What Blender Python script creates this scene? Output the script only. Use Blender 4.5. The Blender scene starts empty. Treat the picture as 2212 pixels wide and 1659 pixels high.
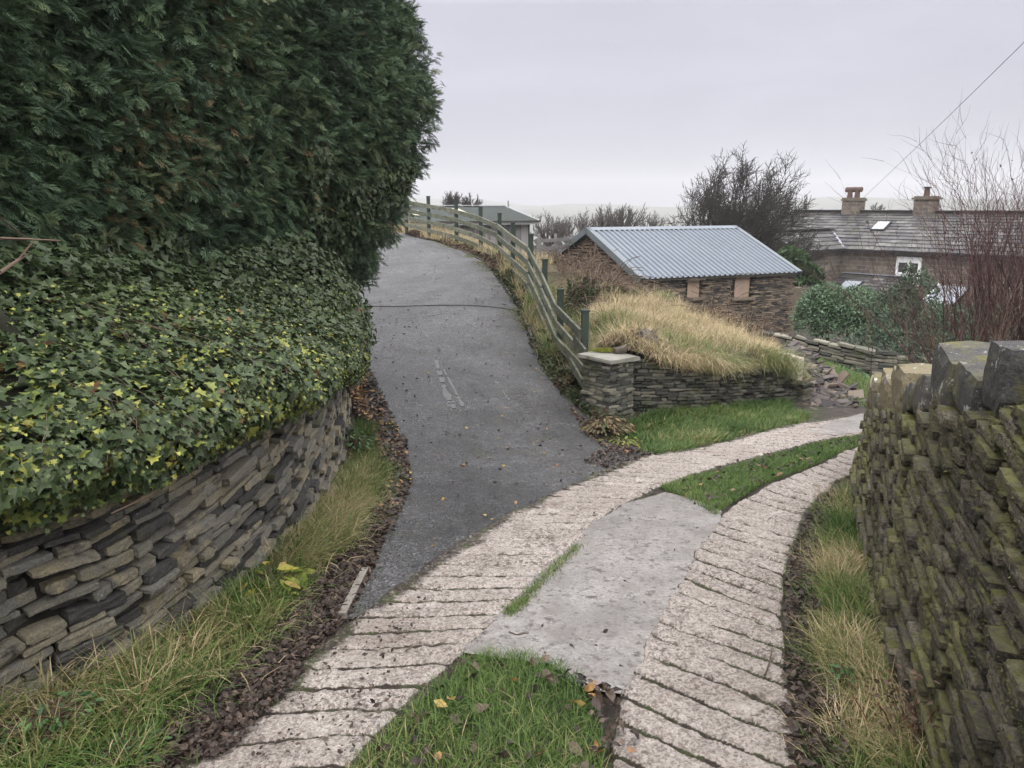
import bpy, math
import numpy as np
from mathutils.geometry import delaunay_2d_cdt

SC = bpy.context.scene
COL = SC.collection
rng = np.random.default_rng(11)
F = 1641.7; PITCH = math.radians(13.2); EYE = 1.75
_c, _s = math.cos(PITCH), math.sin(PITCH)
A = np.array
HAZE = .0008; EXPO = 0.75


def ray(X, Y):
    u = (X - 1106) / F; v = (829.5 - Y) / F
    return A([u, _c + v * _s, -_s + v * _c])


def at(X, Y, d):
    r = ray(X, Y)
    return A([0, 0, EYE]) + r * (d / r[1])


def at_z(X, Y, z):
    r = ray(X, Y)
    return A([0, 0, EYE]) + r * ((z - EYE) / r[2])


def lane_plane(X, Y, a=-0.115):
    r = ray(X, Y); t = EYE / (a * r[1] - r[2])
    return A([0, 0, EYE]) + r * t


def lerp(a, b, t):
    return a + (b - a) * t


def sstep(a, b, x):
    t = np.clip((x - a) / (b - a), 0, 1)
    return t * t * (3 - 2 * t)


def vnoise(x, y, sc=1.0, seed=0):
    x = np.asarray(x, float) * sc + 1000.3; y = np.asarray(y, float) * sc + 1000.7
    xi = np.floor(x).astype(np.int64); yi = np.floor(y).astype(np.int64)
    fx = x - xi; fy = y - yi
    fx = fx * fx * (3 - 2 * fx); fy = fy * fy * (3 - 2 * fy)

    def h(i, j):
        n = (i * 374761393 + j * 668265263 + seed * 1274126177) & 0x7fffffff
        n = ((n ^ (n >> 13)) * 1274126177) & 0x7fffffff
        return ((n ^ (n >> 16)) & 0xffff) / 65535.0
    return (h(xi, yi) * (1 - fx) + h(xi + 1, yi) * fx) * (1 - fy) + (h(xi, yi + 1) * (1 - fx) + h(xi + 1, yi + 1) * fx) * fy - .5


def fbm(x, y, sc=1.0, seed=0, o=3):
    r = 0; a = 1
    for k in range(o):
        r = r + a * vnoise(x, y, sc * 2 ** k, seed + k); a *= .5
    return r


class TPS:
    def __init__(self, P, reg=0.0):
        P = np.asarray(P, float); self.p = P[:, :2]; n = len(P)
        K = self._k(self.p, self.p) + reg * np.eye(n)
        Q = np.hstack([np.ones((n, 1)), self.p])
        M = np.vstack([np.hstack([K, Q]), np.hstack([Q.T, np.zeros((3, 3))])])
        self.w = np.linalg.solve(M, np.concatenate([P[:, 2], np.zeros(3)]))

    def _k(self, a, b):
        d2 = ((a[:, None, :] - b[None, :, :]) ** 2).sum(-1)
        return .5 * d2 * np.log(d2 + 1e-12)

    def __call__(self, x, y):
        x = np.asarray(x, float); y = np.asarray(y, float); sh = x.shape
        q = np.stack([x.ravel(), y.ravel()], 1); out = np.empty(len(q)); n = len(self.p)
        for i in range(0, len(q), 20000):
            k = self._k(q[i:i + 20000], self.p)
            out[i:i + 20000] = k @ self.w[:n] + self.w[n] + q[i:i + 20000] @ self.w[n + 1:]
        return out.reshape(sh)


# ---------------------------------------------------------------- objects
def tag(o, label=None, cat=None, group=None, kind=None):
    if label: o['label'] = label
    if cat: o['category'] = cat
    if group: o['group'] = group
    if kind or (label and cat): o['kind'] = kind or 'thing'
    return o


def empty(name, loc, label=None, cat=None, group=None, kind=None):
    o = bpy.data.objects.new(name, None); COL.objects.link(o)
    o.location = loc; o.empty_display_size = .2
    return tag(o, label, cat, group, kind)


def mk(name, V, Fc, mat, parent=None, rnd=None, smooth=False, label=None, cat=None, group=None, kind=None, vec=None, origin=None, mats=None, mi=None):
    V = np.asarray(V, np.float64).reshape(-1, 3)
    if origin is not None: V = V - np.asarray(origin)
    elif parent is not None: V = V - np.array(parent.location)
    me = bpy.data.meshes.new(name)
    if isinstance(Fc, np.ndarray):
        k = Fc.shape[1]; lv = Fc.ravel().astype(np.int32)
        ls = np.arange(0, len(lv), k, dtype=np.int32); lt = np.full(len(ls), k, np.int32)
    else:
        lt = A([len(f) for f in Fc], np.int32); lv = np.concatenate([np.asarray(f, np.int32) for f in Fc])
        ls = np.concatenate([[0], np.cumsum(lt)[:-1]]).astype(np.int32)
    me.vertices.add(len(V)); me.vertices.foreach_set('co', V.astype(np.float32).ravel())
    me.loops.add(len(lv)); me.loops.foreach_set('vertex_index', lv)
    me.polygons.add(len(ls)); me.polygons.foreach_set('loop_start', ls)
    me.polygons.foreach_set('loop_total', lt)
    me.polygons.foreach_set('use_smooth', np.full(len(ls), bool(smooth)))
    if rnd is not None:
        at_ = me.attributes.new('rnd', 'FLOAT', 'POINT'); at_.data.foreach_set('value', np.asarray(rnd, np.float32))
    if vec is not None:
        at_ = me.attributes.new('wuv', 'FLOAT_VECTOR', 'POINT'); at_.data.foreach_set('vector', np.asarray(vec, np.float32).ravel())
    for m in (mats or [mat]): me.materials.append(m)
    if mi is not None: me.polygons.foreach_set('material_index', np.asarray(mi, np.int32))
    me.update(calc_edges=True)
    o = bpy.data.objects.new(name, me); COL.objects.link(o)
    if origin is not None: o.location = origin
    if parent is not None: o.parent = parent
    return tag(o, label, cat, group, kind)


class MB:
    """collects polygons for one mesh"""
    def __init__(self): self.V = []; self.F = []; self.R = []; self.n = 0

    def add(self, V, Fc, r=.5):
        V = np.asarray(V, float).reshape(-1, 3)
        self.V.append(V); self.F += [[i + self.n for i in f] for f in Fc]
        self.R.append(np.full(len(V), r) if np.isscalar(r) else np.asarray(r, float)); self.n += len(V)

    def box(self, c, ax, ay, az, hx, hy, hz, r=.5):
        c = A(c, float); ax = A(ax, float); ay = A(ay, float); az = A(az, float)
        V = [c + sx * hx * ax + sy * hy * ay + sz * hz * az for sx in (-1, 1) for sy in (-1, 1) for sz in (-1, 1)]
        self.add(V, [[0, 1, 3, 2], [4, 6, 7, 5], [0, 4, 5, 1], [2, 3, 7, 6], [0, 2, 6, 4], [1, 5, 7, 3]], r)

    def beam(self, p0, p1, w, h, r=.5, up=(0, 0, 1)):
        p0 = A(p0, float); p1 = A(p1, float); d = p1 - p0; L = np.linalg.norm(d); d /= L
        s = np.cross(d, up); s /= np.linalg.norm(s); u = np.cross(s, d)
        self.box((p0 + p1) / 2, d, s, u, L / 2, w / 2, h / 2, r)

    def tube(self, p0, p1, r0, r1, n=10, r=.5, cap=True):
        p0 = A(p0, float); p1 = A(p1, float); d = p1 - p0; d /= np.linalg.norm(d)
        s = np.cross(d, [1, 0, 0] if abs(d[0]) < .8 else [0, 1, 0]); s /= np.linalg.norm(s); t = np.cross(d, s)
        an = np.arange(n) * 2 * math.pi / n
        ring = np.cos(an)[:, None] * s + np.sin(an)[:, None] * t
        V = np.vstack([p0 + ring * r0, p1 + ring * r1])
        Fc = [[i, (i + 1) % n, n + (i + 1) % n, n + i] for i in range(n)]
        if cap: Fc += [list(range(n))[::-1], list(range(n, 2 * n))]
        self.add(V, Fc, r)

    def grid(self, Pg, r=.5):
        a, b = Pg.shape[:2]
        self.add(Pg.reshape(-1, 3), quads(a, b), r if np.isscalar(r) else np.asarray(r).ravel())

    def build(self, name, mat, parent=None, **k):
        return mk(name, np.vstack(self.V), self.F, mat, parent, rnd=np.concatenate(self.R), **k)


def quads(a, b):
    i = np.arange(a - 1)[:, None] * b + np.arange(b - 1)[None, :]
    return np.stack([i, i + b, i + b + 1, i + 1], -1).reshape(-1, 4).tolist()


def quads_np(a, b):
    i = np.arange(a - 1)[:, None] * b + np.arange(b - 1)[None, :]
    return np.stack([i, i + b, i + b + 1, i + 1], -1).reshape(-1, 4)


def bake(tv, tt, pos, X, Y, Z, scale, rnd):
    """template verts (k,3) at N frames (X,Y,Z axes (N,3)), scale (N,3) -> V,T,rnd"""
    tv = np.asarray(tv, float); tt = np.asarray(tt); N = len(pos); k = len(tv)
    sc = np.asarray(scale, float)
    if sc.ndim == 1: sc = np.repeat(sc[:, None], 3, 1)
    q = tv[None] * sc[:, None, :]
    V = pos[:, None, :] + q[..., 0:1] * X[:, None, :] + q[..., 1:2] * Y[:, None, :] + q[..., 2:3] * Z[:, None, :]
    T = tt[None] + (np.arange(N) * k)[:, None, None]
    return V.reshape(-1, 3), T.reshape(-1, tt.shape[1]), np.repeat(rnd, k)


def unit(v):
    return v / (np.linalg.norm(v, axis=-1, keepdims=True) + 1e-9)


def frames(xd, zd):
    """X along xd, Z near zd"""
    X = unit(xd); Y = unit(np.cross(zd, X)); Z = np.cross(X, Y)
    return X, Y, Z


def tubes(segs, n=5):
    """segs: list (p0,p1,r0,r1) -> V, quads"""
    S = np.asarray([np.concatenate([a, b, [r0, r1]]) for a, b, r0, r1 in segs], float)
    p0, p1, r0, r1 = S[:, :3], S[:, 3:6], S[:, 6], S[:, 7]
    d = unit(p1 - p0)
    ref = np.where(np.abs(d[:, :1]) < .8, A([[1., 0, 0]]), A([[0, 1., 0]]))
    s = unit(np.cross(d, ref)); t = np.cross(d, s)
    an = np.arange(n) * 2 * math.pi / n
    ring = np.cos(an)[None, :, None] * s[:, None] + np.sin(an)[None, :, None] * t[:, None]
    V = np.concatenate([p0[:, None] + ring * r0[:, None, None], p1[:, None] + ring * r1[:, None, None]], 1)
    i = np.arange(n); q = np.stack([i, (i + 1) % n, n + (i + 1) % n, n + i], 1)
    Fq = q[None] + (np.arange(len(S)) * 2 * n)[:, None, None]
    return V.reshape(-1, 3), Fq.reshape(-1, 4)


def dup(root, loc, rotz=0, scale=1, label=None):
    r = root.copy(); COL.objects.link(r); r.location = loc; r.rotation_euler = (0, 0, rotz); r.scale = (scale,) * 3
    if label: r['label'] = label
    for ch in list(root.children):
        c = ch.copy(); COL.objects.link(c); c.parent = r
    return r


# ---------------------------------------------------------------- polylines
class Path:
    def __init__(self, pts, n=400):
        P = np.asarray(pts, float)
        # catmull-rom
        Q = np.vstack([2 * P[0] - P[1], P, 2 * P[-1] - P[-2]]); out = []
        m = max(4, n // (len(P) - 1))
        for i in range(1, len(Q) - 2):
            t = np.linspace(0, 1, m, endpoint=False)[:, None]
            a, b, c, d = Q[i - 1], Q[i], Q[i + 1], Q[i + 2]
            out.append(.5 * (2 * b + (c - a) * t + (2 * a - 5 * b + 4 * c - d) * t ** 2 + (3 * b - a - 3 * c + d) * t ** 3))
        out.append(P[-1:]); self.p = np.vstack(out)
        self.s = np.concatenate([[0], np.cumsum(np.linalg.norm(np.diff(self.p[:, :2], axis=0), axis=1))]); self.L = self.s[-1]

    def __call__(self, s):
        return np.stack([np.interp(s, self.s, self.p[:, k]) for k in range(self.p.shape[1])], -1)

    def tan(self, s):
        a = self(np.clip(np.asarray(s) - .03, 0, self.L)); b = self(np.clip(np.asarray(s) + .03, 0, self.L))
        return unit((b - a)[..., :2])

    def s_at_y(self, y):
        return np.interp(y, self.p[:, 1], self.s)


def in_poly(x, y, poly):
    poly = np.asarray(poly); n = len(poly); r = np.zeros(np.shape(x), bool); j = n - 1
    for i in range(n):
        xi, yi = poly[i][:2]; xj, yj = poly[j][:2]
        c = ((yi > y) != (yj > y)) & (x < (xj - xi) * (y - yi) / (yj - yi + 1e-12) + xi)
        r ^= c; j = i
    return r


def sample_poly(poly, n, bias=None):
    poly = np.asarray(poly)[:, :2]; lo = poly.min(0); hi = poly.max(0); out = []
    tot = 0
    while tot < n:
        q = lo + rng.random((n * 2, 2)) * (hi - lo); q = q[in_poly(q[:, 0], q[:, 1], poly)]
        if bias is not None: q = q[rng.random(len(q)) < bias(q[:, 0], q[:, 1])]
        out.append(q); tot += len(q)
        if len(q) == 0: break
    return np.vstack(out)[:n]


# ---------------------------------------------------------------- materials
def _new(name):
    m = bpy.data.materials.new(name); m.use_nodes = True
    nt = m.node_tree; b = nt.nodes['Principled BSDF']
    return m, nt, b


def _noise(nt, sc, det=4, rough=.6, vec=None, dist=0):
    n = nt.nodes.new('ShaderNodeTexNoise'); n.inputs['Scale'].default_value = sc
    n.inputs['Detail'].default_value = det; n.inputs['Roughness'].default_value = rough
    n.inputs['Distortion'].default_value = dist
    if vec is not None: nt.links.new(vec, n.inputs['Vector'])
    return n.outputs['Fac']


def _math(nt, op, a, b=None, clamp=False):
    n = nt.nodes.new('ShaderNodeMath'); n.operation = op; n.use_clamp = clamp
    for i, x in enumerate((a, b)):
        if x is None: continue
        if isinstance(x, (int, float)): n.inputs[i].default_value = x
        else: nt.links.new(x, n.inputs[i])
    return n.outputs[0]


def _ramp(nt, fac, stops, interp='LINEAR'):
    n = nt.nodes.new('ShaderNodeValToRGB'); cr = n.color_ramp; cr.interpolation = interp
    while len(cr.elements) < len(stops): cr.elements.new(.5)
    for e, (p, c) in zip(cr.elements, stops):
        e.position = p; e.color = (*c, 1)
    nt.links.new(fac, n.inputs[0])
    return n.outputs[0]


def _map(nt, fac, lo, hi):
    n = nt.nodes.new('ShaderNodeMapRange'); n.inputs[1].default_value = lo; n.inputs[2].default_value = hi
    nt.links.new(fac, n.inputs[0]); return n.outputs[0]


def _mix(nt, fac, a, b, mode='MIX'):
    n = nt.nodes.new('ShaderNodeMix'); n.data_type = 'RGBA'; n.blend_type = mode
    for i, x in ((0, fac), (6, a), (7, b)):
        if isinstance(x, (int, float)): n.inputs[i].default_value = x
        elif isinstance(x, tuple): n.inputs[i].default_value = (*x, 1)
        else: nt.links.new(x, n.inputs[i])
    return n.outputs[2]


def matv(name, stops, rw=1.0, nw=.4, nsc=6, rough=.8, bump=.0, bsc=60, bdist=.01, spec=.3, layers=(), fine=None, trans=0, metal=0, roughvar=0, coord='Object'):
    """colour = ramp(rnd*rw + (noise-.5)*nw); layers = (colour, scale, lo, hi[, up-bias]) noise-masked"""
    m, nt, b = _new(name)
    tc = nt.nodes.new('ShaderNodeTexCoord').outputs[coord]
    at_ = nt.nodes.new('ShaderNodeAttribute'); at_.attribute_name = 'rnd'
    n1 = _noise(nt, nsc, 5, .65, tc)
    f = _math(nt, 'ADD', _math(nt, 'MULTIPLY', at_.outputs['Fac'], rw), _math(nt, 'MULTIPLY', _math(nt, 'SUBTRACT', n1, .5), nw * 2))
    if rw < 1: f = _math(nt, 'ADD', f, (1 - rw) * .5)
    col = _ramp(nt, f, stops)
    if fine:
        k = _map(nt, _noise(nt, fine[0], 3, .7, tc), .3, .7)
        g = nt.nodes.new('ShaderNodeMapRange'); nt.links.new(k, g.inputs[0]); g.inputs[3].default_value = 1 - fine[1]; g.inputs[4].default_value = 1 + fine[1]
        cmb = nt.nodes.new('ShaderNodeVectorMath'); cmb.operation = 'SCALE'
        nt.links.new(col, cmb.inputs[0]); nt.links.new(g.outputs[0], cmb.inputs['Scale']); col = cmb.outputs[0]
    for ly in layers:
        c, sc, lo, hi = ly[:4]
        k = _noise(nt, sc, 6, .7, tc)
        if len(ly) > 4:
            ge = nt.nodes.new('ShaderNodeNewGeometry'); sx = nt.nodes.new('ShaderNodeSeparateXYZ')
            nt.links.new(ge.outputs['Normal'], sx.inputs[0])
            k = _math(nt, 'ADD', k, _math(nt, 'MULTIPLY', sx.outputs[2], ly[4]))
        col = _mix(nt, _map(nt, k, lo, hi), col, c)
    nt.links.new(col, b.inputs['Base Color'])
    b.inputs['Roughness'].default_value = rough; b.inputs['Specular IOR Level'].default_value = spec; b.inputs['Metallic'].default_value = metal
    if roughvar:
        r = nt.nodes.new('ShaderNodeMapRange'); nt.links.new(_noise(nt, 1.3, 3, .5, tc), r.inputs[0])
        r.inputs[1].default_value = .3; r.inputs[2].default_value = .7
        r.inputs[3].default_value = rough - roughvar; r.inputs[4].default_value = rough + roughvar
        nt.links.new(r.outputs[0], b.inputs['Roughness'])
    if trans:
        tr = nt.nodes.new('ShaderNodeBsdfTranslucent'); nt.links.new(col, tr.inputs[0])
        mx = nt.nodes.new('ShaderNodeMixShader'); mx.inputs[0].default_value = trans
        nt.links.new(b.outputs[0], mx.inputs[1]); nt.links.new(tr.outputs[0], mx.inputs[2])
        nt.links.new(mx.outputs[0], nt.nodes['Material Output'].inputs[0])
    if bump:
        bp = nt.nodes.new('ShaderNodeBump'); bp.inputs['Strength'].default_value = bump; bp.inputs['Distance'].default_value = bdist
        nt.links.new(_noise(nt, bsc, 6, .7, tc), bp.inputs['Height']); nt.links.new(bp.outputs[0], b.inputs['Normal'])
    return m
# ================================================================ terrain
LO_D = [(375, 1659), (640, 1440), (760, 1335), (900, 1235), (1000, 1165), (1100, 1110), (1200, 1062), (1300, 1018), (1400, 985), (1500, 965), (1600, 945), (1700, 922), (1800, 905), (1890, 888)]
LI_D = [(770, 1659), (880, 1540), (990, 1440), (1100, 1320), (1190, 1235), (1250, 1180), (1290, 1135), (1345, 1100), (1420, 1060), (1500, 1030), (1600, 1000), (1700, 975), (1800, 950), (1880, 936)]
RI_D = [(1310, 1659), (1340, 1500), (1400, 1360), (1460, 1260), (1530, 1145), (1590, 1090), (1680, 1040), (1780, 1000), (1850, 968)]
RO_D = [(1760, 1659), (1735, 1560), (1705, 1400), (1700, 1300), (1712, 1220), (1755, 1110), (1800, 1060), (1840, 1032)]
ctl = [lane_plane(*p) for L in (LO_D, LI_D, RI_D, RO_D) for p in L[::2]]
ctl += [at(*p) for p in [
    (1355, 960, 9.0), (1275, 915, 9.8), (1200, 835, 11.2), (1160, 770, 12.7), (1125, 680, 15.3), (1080, 610, 17.7), (1050, 570, 19.7), (1000, 545, 22), (930, 521, 25.5), (865, 504, 29),
    (850, 1080, 6.0), (800, 870, 9.5), (770, 770, 11.8), (800, 672, 15.6), (815, 510, 27.5), (810, 570, 21), (950, 900, 9.35), (1000, 780, 12.3), (960, 600, 18.5),
    (0, 1540, 2.72), (300, 1400, 3.28), (590, 1210, 4.45), (690, 1090, 5.7), (745, 985, 7.4),
    (2000, 1659, 2.42), (1900, 1400, 3.37)]]
ctl += [A(p, float) for p in [(-1.5, 0, -.03), (1.5, 0, -.03), (0, -6, .65), (-6, 0, .2), (6, 0, -.3), (6.5, 11.6, -1.35), (9, 14.4, -1.65), (13, 18, -2.2), (5.2, 6.0, -.75), (8, 8, -1.1), (14, 12, -1.7),
                              (5, 25, -3.0), (9, 25, -3.2), (12, 27, -3.3), (4.5, 16.5, -2.1), (8, 17, -2.2), (20, 38, -4.6), (14, 44, -4.6),
                              (-7, 30.5, .85), (-12, 31, .95), (-5, 22, .6), (-5, 14, -.2), (-6, 8, -.3), (3, 33, -1.6), (0, 36, -1.0), (-6, 38, .3)]]
TP = TPS(ctl, .02)


def far_z(x, y):
    r = np.hypot(x, y)
    a = np.maximum(0, .085 * (y - 22) + .075 * x + 1.5)
    z = .6 - 60 * (1 - np.exp(-a / 60))
    up = sstep(500, 1500, r) * 60
    return z + up * (1 + .5 * fbm(x, y, 1 / 420., 5)) + 6 * fbm(x, y, 1 / 130., 9) * sstep(90, 300, r)


def G(x, y):
    x = np.asarray(x, float); y = np.asarray(y, float)
    d = np.hypot(x - 3, (y - 16) * .9)
    w = sstep(24, 42, d)
    near = TP(np.clip(x, -26, 34), np.clip(y, -14, 52))
    return near * (1 - w) + far_z(x, y) * w


def proj(X, Y):
    r = ray(X, Y); t = np.concatenate([np.linspace(1, 12, 300), np.linspace(12.05, 60, 500)])
    p = A([0, 0, EYE]) + r[None] * t[:, None]
    h = p[:, 2] - G(p[:, 0], p[:, 1]); i = int(np.argmax(h < 0)) if (h < 0).any() else len(t) - 1
    f = h[i - 1] / (h[i - 1] - h[i] + 1e-9) if i > 0 else 0
    return lerp(p[i - 1], p[i], f)


def PJ(L):
    return A([proj(*p) for p in L])


soil = matv('soil', [(0, (.018, .013, .010)), (.5, (.045, .033, .026)), (1, (.09, .07, .055))], rw=0, nw=.9, nsc=5, rough=.7, bump=.8, bsc=45, bdist=.03, fine=(160, .5),
            layers=[((.03, .045, .014), 1.3, .52, .62)], coord='Object')
xs = np.unique(np.concatenate([np.linspace(-60, -8, 24), np.arange(-8, 13, .11), np.linspace(13, 75, 36)]))
ys = np.unique(np.concatenate([np.linspace(-18, .5, 14), np.arange(.5, 13, .11), np.arange(13, 34, .45), np.linspace(34, 90, 26)]))
gx, gy = np.meshgrid(xs, ys, indexing='ij')
gz = G(gx, gy) + .03 * fbm(gx, gy, 4, 3) - .012
mk('ground', np.stack([gx, gy, gz], -1), quads_np(len(xs), len(ys)), soil, smooth=True, label='brown leafy soil verge and ground around the lane', cat='ground', kind='structure')

# far valley and hills
m, nt, b = _new('far_fields')
tc = nt.nodes.new('ShaderNodeTexCoord').outputs['Object']
n1 = _noise(nt, .012, 4, .6, tc); n2 = _noise(nt, .05, 5, .7, tc)
c1 = _ramp(nt, n1, [(.35, (.035, .045, .02)), (.5, (.07, .08, .03)), (.62, (.03, .03, .02))])
nt.links.new(_mix(nt, _map(nt, n2, .5, .56), c1, (.02, .024, .015)), b.inputs['Base Color'])
b.inputs['Roughness'].default_value = .9
rr = np.concatenate([np.linspace(42, 300, 40), np.linspace(320, 1750, 70)]); th = np.linspace(-math.pi, math.pi, 181)
RR, TH = np.meshgrid(rr, th, indexing='ij')
fx, fy = RR * np.sin(TH), RR * np.cos(TH)
fz = np.where(RR < 80, np.minimum(G(fx, fy), far_z(fx, fy)) - .5 - sstep(80, 42, RR) * 2, far_z(fx, fy) - .5 * sstep(110, 80, RR))
mk('far_hills', np.stack([fx, fy, fz], -1), quads_np(*RR.shape), m, smooth=True, label='hazy valley fields and low hills fading into the mist', cat='hills', kind='structure')

# ================================================================ ridged concrete lane
m, nt, b = _new('ridged_concrete')
tc = nt.nodes.new('ShaderNodeTexCoord').outputs['Object']
at_ = nt.nodes.new('ShaderNodeAttribute'); at_.attribute_name = 'rnd'
base = _ramp(nt, _noise(nt, 2.2, 4, .6, tc), [(.3, (.33, .292, .266)), (.7, (.47, .428, .398))])
vo = nt.nodes.new('ShaderNodeTexVoronoi'); vo.inputs['Scale'].default_value = 95; nt.links.new(tc, vo.inputs['Vector'])
agg = _ramp(nt, vo.outputs['Color'], [(.15, (.55, .50, .46)), (.5, (1, 1, 1)), (.9, (1.25, 1.2, 1.15))])
c2 = _mix(nt, 1.0, base, agg, 'MULTIPLY')
pit = _map(nt, _noise(nt, 30, 6, .8, tc), .49, .58)
pit2 = _map(nt, _noise(nt, 3.0, 4, .7, tc), .42, .62)
c3 = _mix(nt, _math(nt, 'MULTIPLY', pit, _math(nt, 'ADD', _math(nt, 'MULTIPLY', pit2, .6), .35)), c2, (.070, .050, .044))
gr = _mix(nt, _map(nt, _noise(nt, 7, 4, .7, tc), .45, .6), (.035, .025, .02), (.05, .055, .022))
gf = _map(nt, _math(nt, 'ADD', at_.outputs['Fac'], _math(nt, 'MULTIPLY', _math(nt, 'SUBTRACT', _noise(nt, 40, 3, .7, tc), .5), .7)), .42, .62)
c3 = _mix(nt, _math(nt, 'MULTIPLY', _map(nt, _noise(nt, 1.1, 5, .7, tc), .50, .68), .62), c3, (.17, .13, .105))
c3 = _mix(nt, _math(nt, 'MULTIPLY', _map(nt, _noise(nt, 4.5, 6, .75, tc), .56, .68), .5), c3, (.60, .545, .50))
nt.links.new(_mix(nt, gf, c3, gr), b.inputs['Base Color'])
b.inputs['Roughness'].default_value = .55; b.inputs['Specular IOR Level'].default_value = .35
bp = nt.nodes.new('ShaderNodeBump'); bp.inputs['Strength'].default_value = .9; bp.inputs['Distance'].default_value = .012
nt.links.new(_math(nt, 'ADD', _noise(nt, 70, 5, .75, tc), _math(nt, 'MULTIPLY', vo.outputs['Distance'], .8)), bp.inputs['Height']); nt.links.new(bp.outputs[0], b.inputs['Normal'])
concrete_mat = m

LOp = Path(np.vstack([[-1.75, 1.2, 0], [lane_plane(*p) for p in LO_D], [[7.3, 12.4, 0], [10.4, 15.2, 0]]])[:, :2])
LIp = Path(np.vstack([[-.9, 1.2, 0], [lane_plane(*p) for p in LI_D], [[6.6, 11.2, 0], [10.9, 14.7, 0]]])[:, :2])
RIp = Path(np.vstack([[.2, 1.2, 0], [lane_plane(*p) for p in RI_D], [[6.6, 10.7, 0], [11.3, 14.3, 0]]])[:, :2])
ROp = Path(np.vstack([[.85, 1.2, 0], [lane_plane(*p) for p in RO_D], [[4.8, 8.2, 0], [7.6, 10.6, 0], [11.9, 13.6, 0]]])[:, :2])


def arc_pair(p0, p1, n):
    """pairs of points of two edges, matched by fraction"""
    f = np.linspace(0, 1, n)
    return p0(f * p0.L), p1(f * p1.L)


def track(name, a, b_, ang, label, seed, near_edge):
    L = (a.L + b_.L) / 2; n = int(L / .0135); k = 46
    # match edges so that cross lines stay roughly square to the track
    pa, pb = arc_pair(a, b_, n)
    s = np.linspace(0, 1, k)
    xy = pa[:, None] * (1 - s)[None, :, None] + pb[:, None] * s[None, :, None]
    c = (pa + pb) / 2; arc = np.concatenate([[0], np.cumsum(np.linalg.norm(np.diff(c, axis=0), axis=1))])
    w = np.linalg.norm(pb - pa, axis=1)
    tg = unit(np.gradient(c, axis=0)); cr = unit(pb - pa)
    skew = (tg * cr).sum(1)
    off = (s - .5)[None] * w[:, None]
    ph = arc[:, None] + off * (skew[:, None] - math.tan(ang)) + .03 * fbm(xy[..., 0], xy[..., 1], 1.7, seed, 3)
    sp = .205
    q = ph / sp + .2 * fbm(np.floor(ph / sp + .5) * 3.1, off * 0, 1, seed + 3)
    dist = np.abs(q - np.round(q)) * sp
    gw = .019 + .014 * vnoise(np.round(q) * 7.7, off * 3, 1, seed + 5)
    g = (1 - sstep(gw * .35, gw * 1.4, dist)) * np.clip(.95 + 1.1 * fbm(xy[..., 0], xy[..., 1], 1.9, seed + 11), .35, 1)
    edge = np.minimum(s, 1 - s)[None] * w[:, None]
    er = .035 + .05 * (fbm(xy[..., 0], xy[..., 1], 6, seed + 8) + .3)
    eg = 1 - sstep(er * .3, er, edge)
    z = G(xy[..., 0], xy[..., 1]) + .030 - .022 * g - .030 * eg + .013 * fbm(xy[..., 0], xy[..., 1], 26, seed + 1, 4) + .012 * fbm(xy[..., 0], xy[..., 1], 3, seed + 2)
    dirt = np.clip(np.maximum(g, eg), 0, 1)
    # dirt washed over the edge
    ds = near_edge(s)[None] + .5 * fbm(xy[..., 0], xy[..., 1], 2.5, seed + 6)
    dirt = np.maximum(dirt, np.clip(ds, 0, .62))
    V = np.concatenate([xy, z[..., None]], -1)
    mk(name, V, quads_np(n, k), concrete_mat, rnd=dirt.ravel(), smooth=True, label=label, cat='lane', kind='structure')


track('road', LOp, LIp, math.radians(24), 'left ridged concrete wheel track with slanting grooves', 20, lambda s: 1.0 - s * 3.4)
track('road', RIp, ROp, math.radians(-27), 'right ridged concrete wheel track beside the mossy wall', 40, lambda s: .8 - (1 - s) * 6)


def sheet(name, poly, mat, dz, step, zf=G, rough=0, **k):
    """flat-lying sheet inside a plan polygon, following zf"""
    poly = np.asarray(poly)[:, :2]; lo = poly.min(0); hi = poly.max(0)
    # densify the outline
    out = []
    for i in range(len(poly)):
        a, b_ = poly[i], poly[(i + 1) % len(poly)]; m_ = max(1, int(np.linalg.norm(b_ - a) / step))
        out += [a + (b_ - a) * j / m_ for j in range(m_)]
    out = A(out)
    if rough: out = out + (rng.random(out.shape) - .5) * rough
    gx_, gy_ = np.meshgrid(np.arange(lo[0], hi[0], step), np.arange(lo[1], hi[1], step))
    q = np.stack([gx_.ravel(), gy_.ravel()], 1) + (rng.random((gx_.size, 2)) - .5) * step * .3
    q = q[in_poly(q[:, 0], q[:, 1], out)]
    v, e, f, *_ = delaunay_2d_cdt([tuple(p) for p in out] + [tuple(p) for p in q], [], [list(range(len(out)))], 1, 1e-5)
    V = A([(p[0], p[1]) for p in v])
    z = zf(V[:, 0], V[:, 1]) + dz
    return mk(name, np.column_stack([V, z]), A([list(t) for t in f]), mat, smooth=True, **k)


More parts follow.
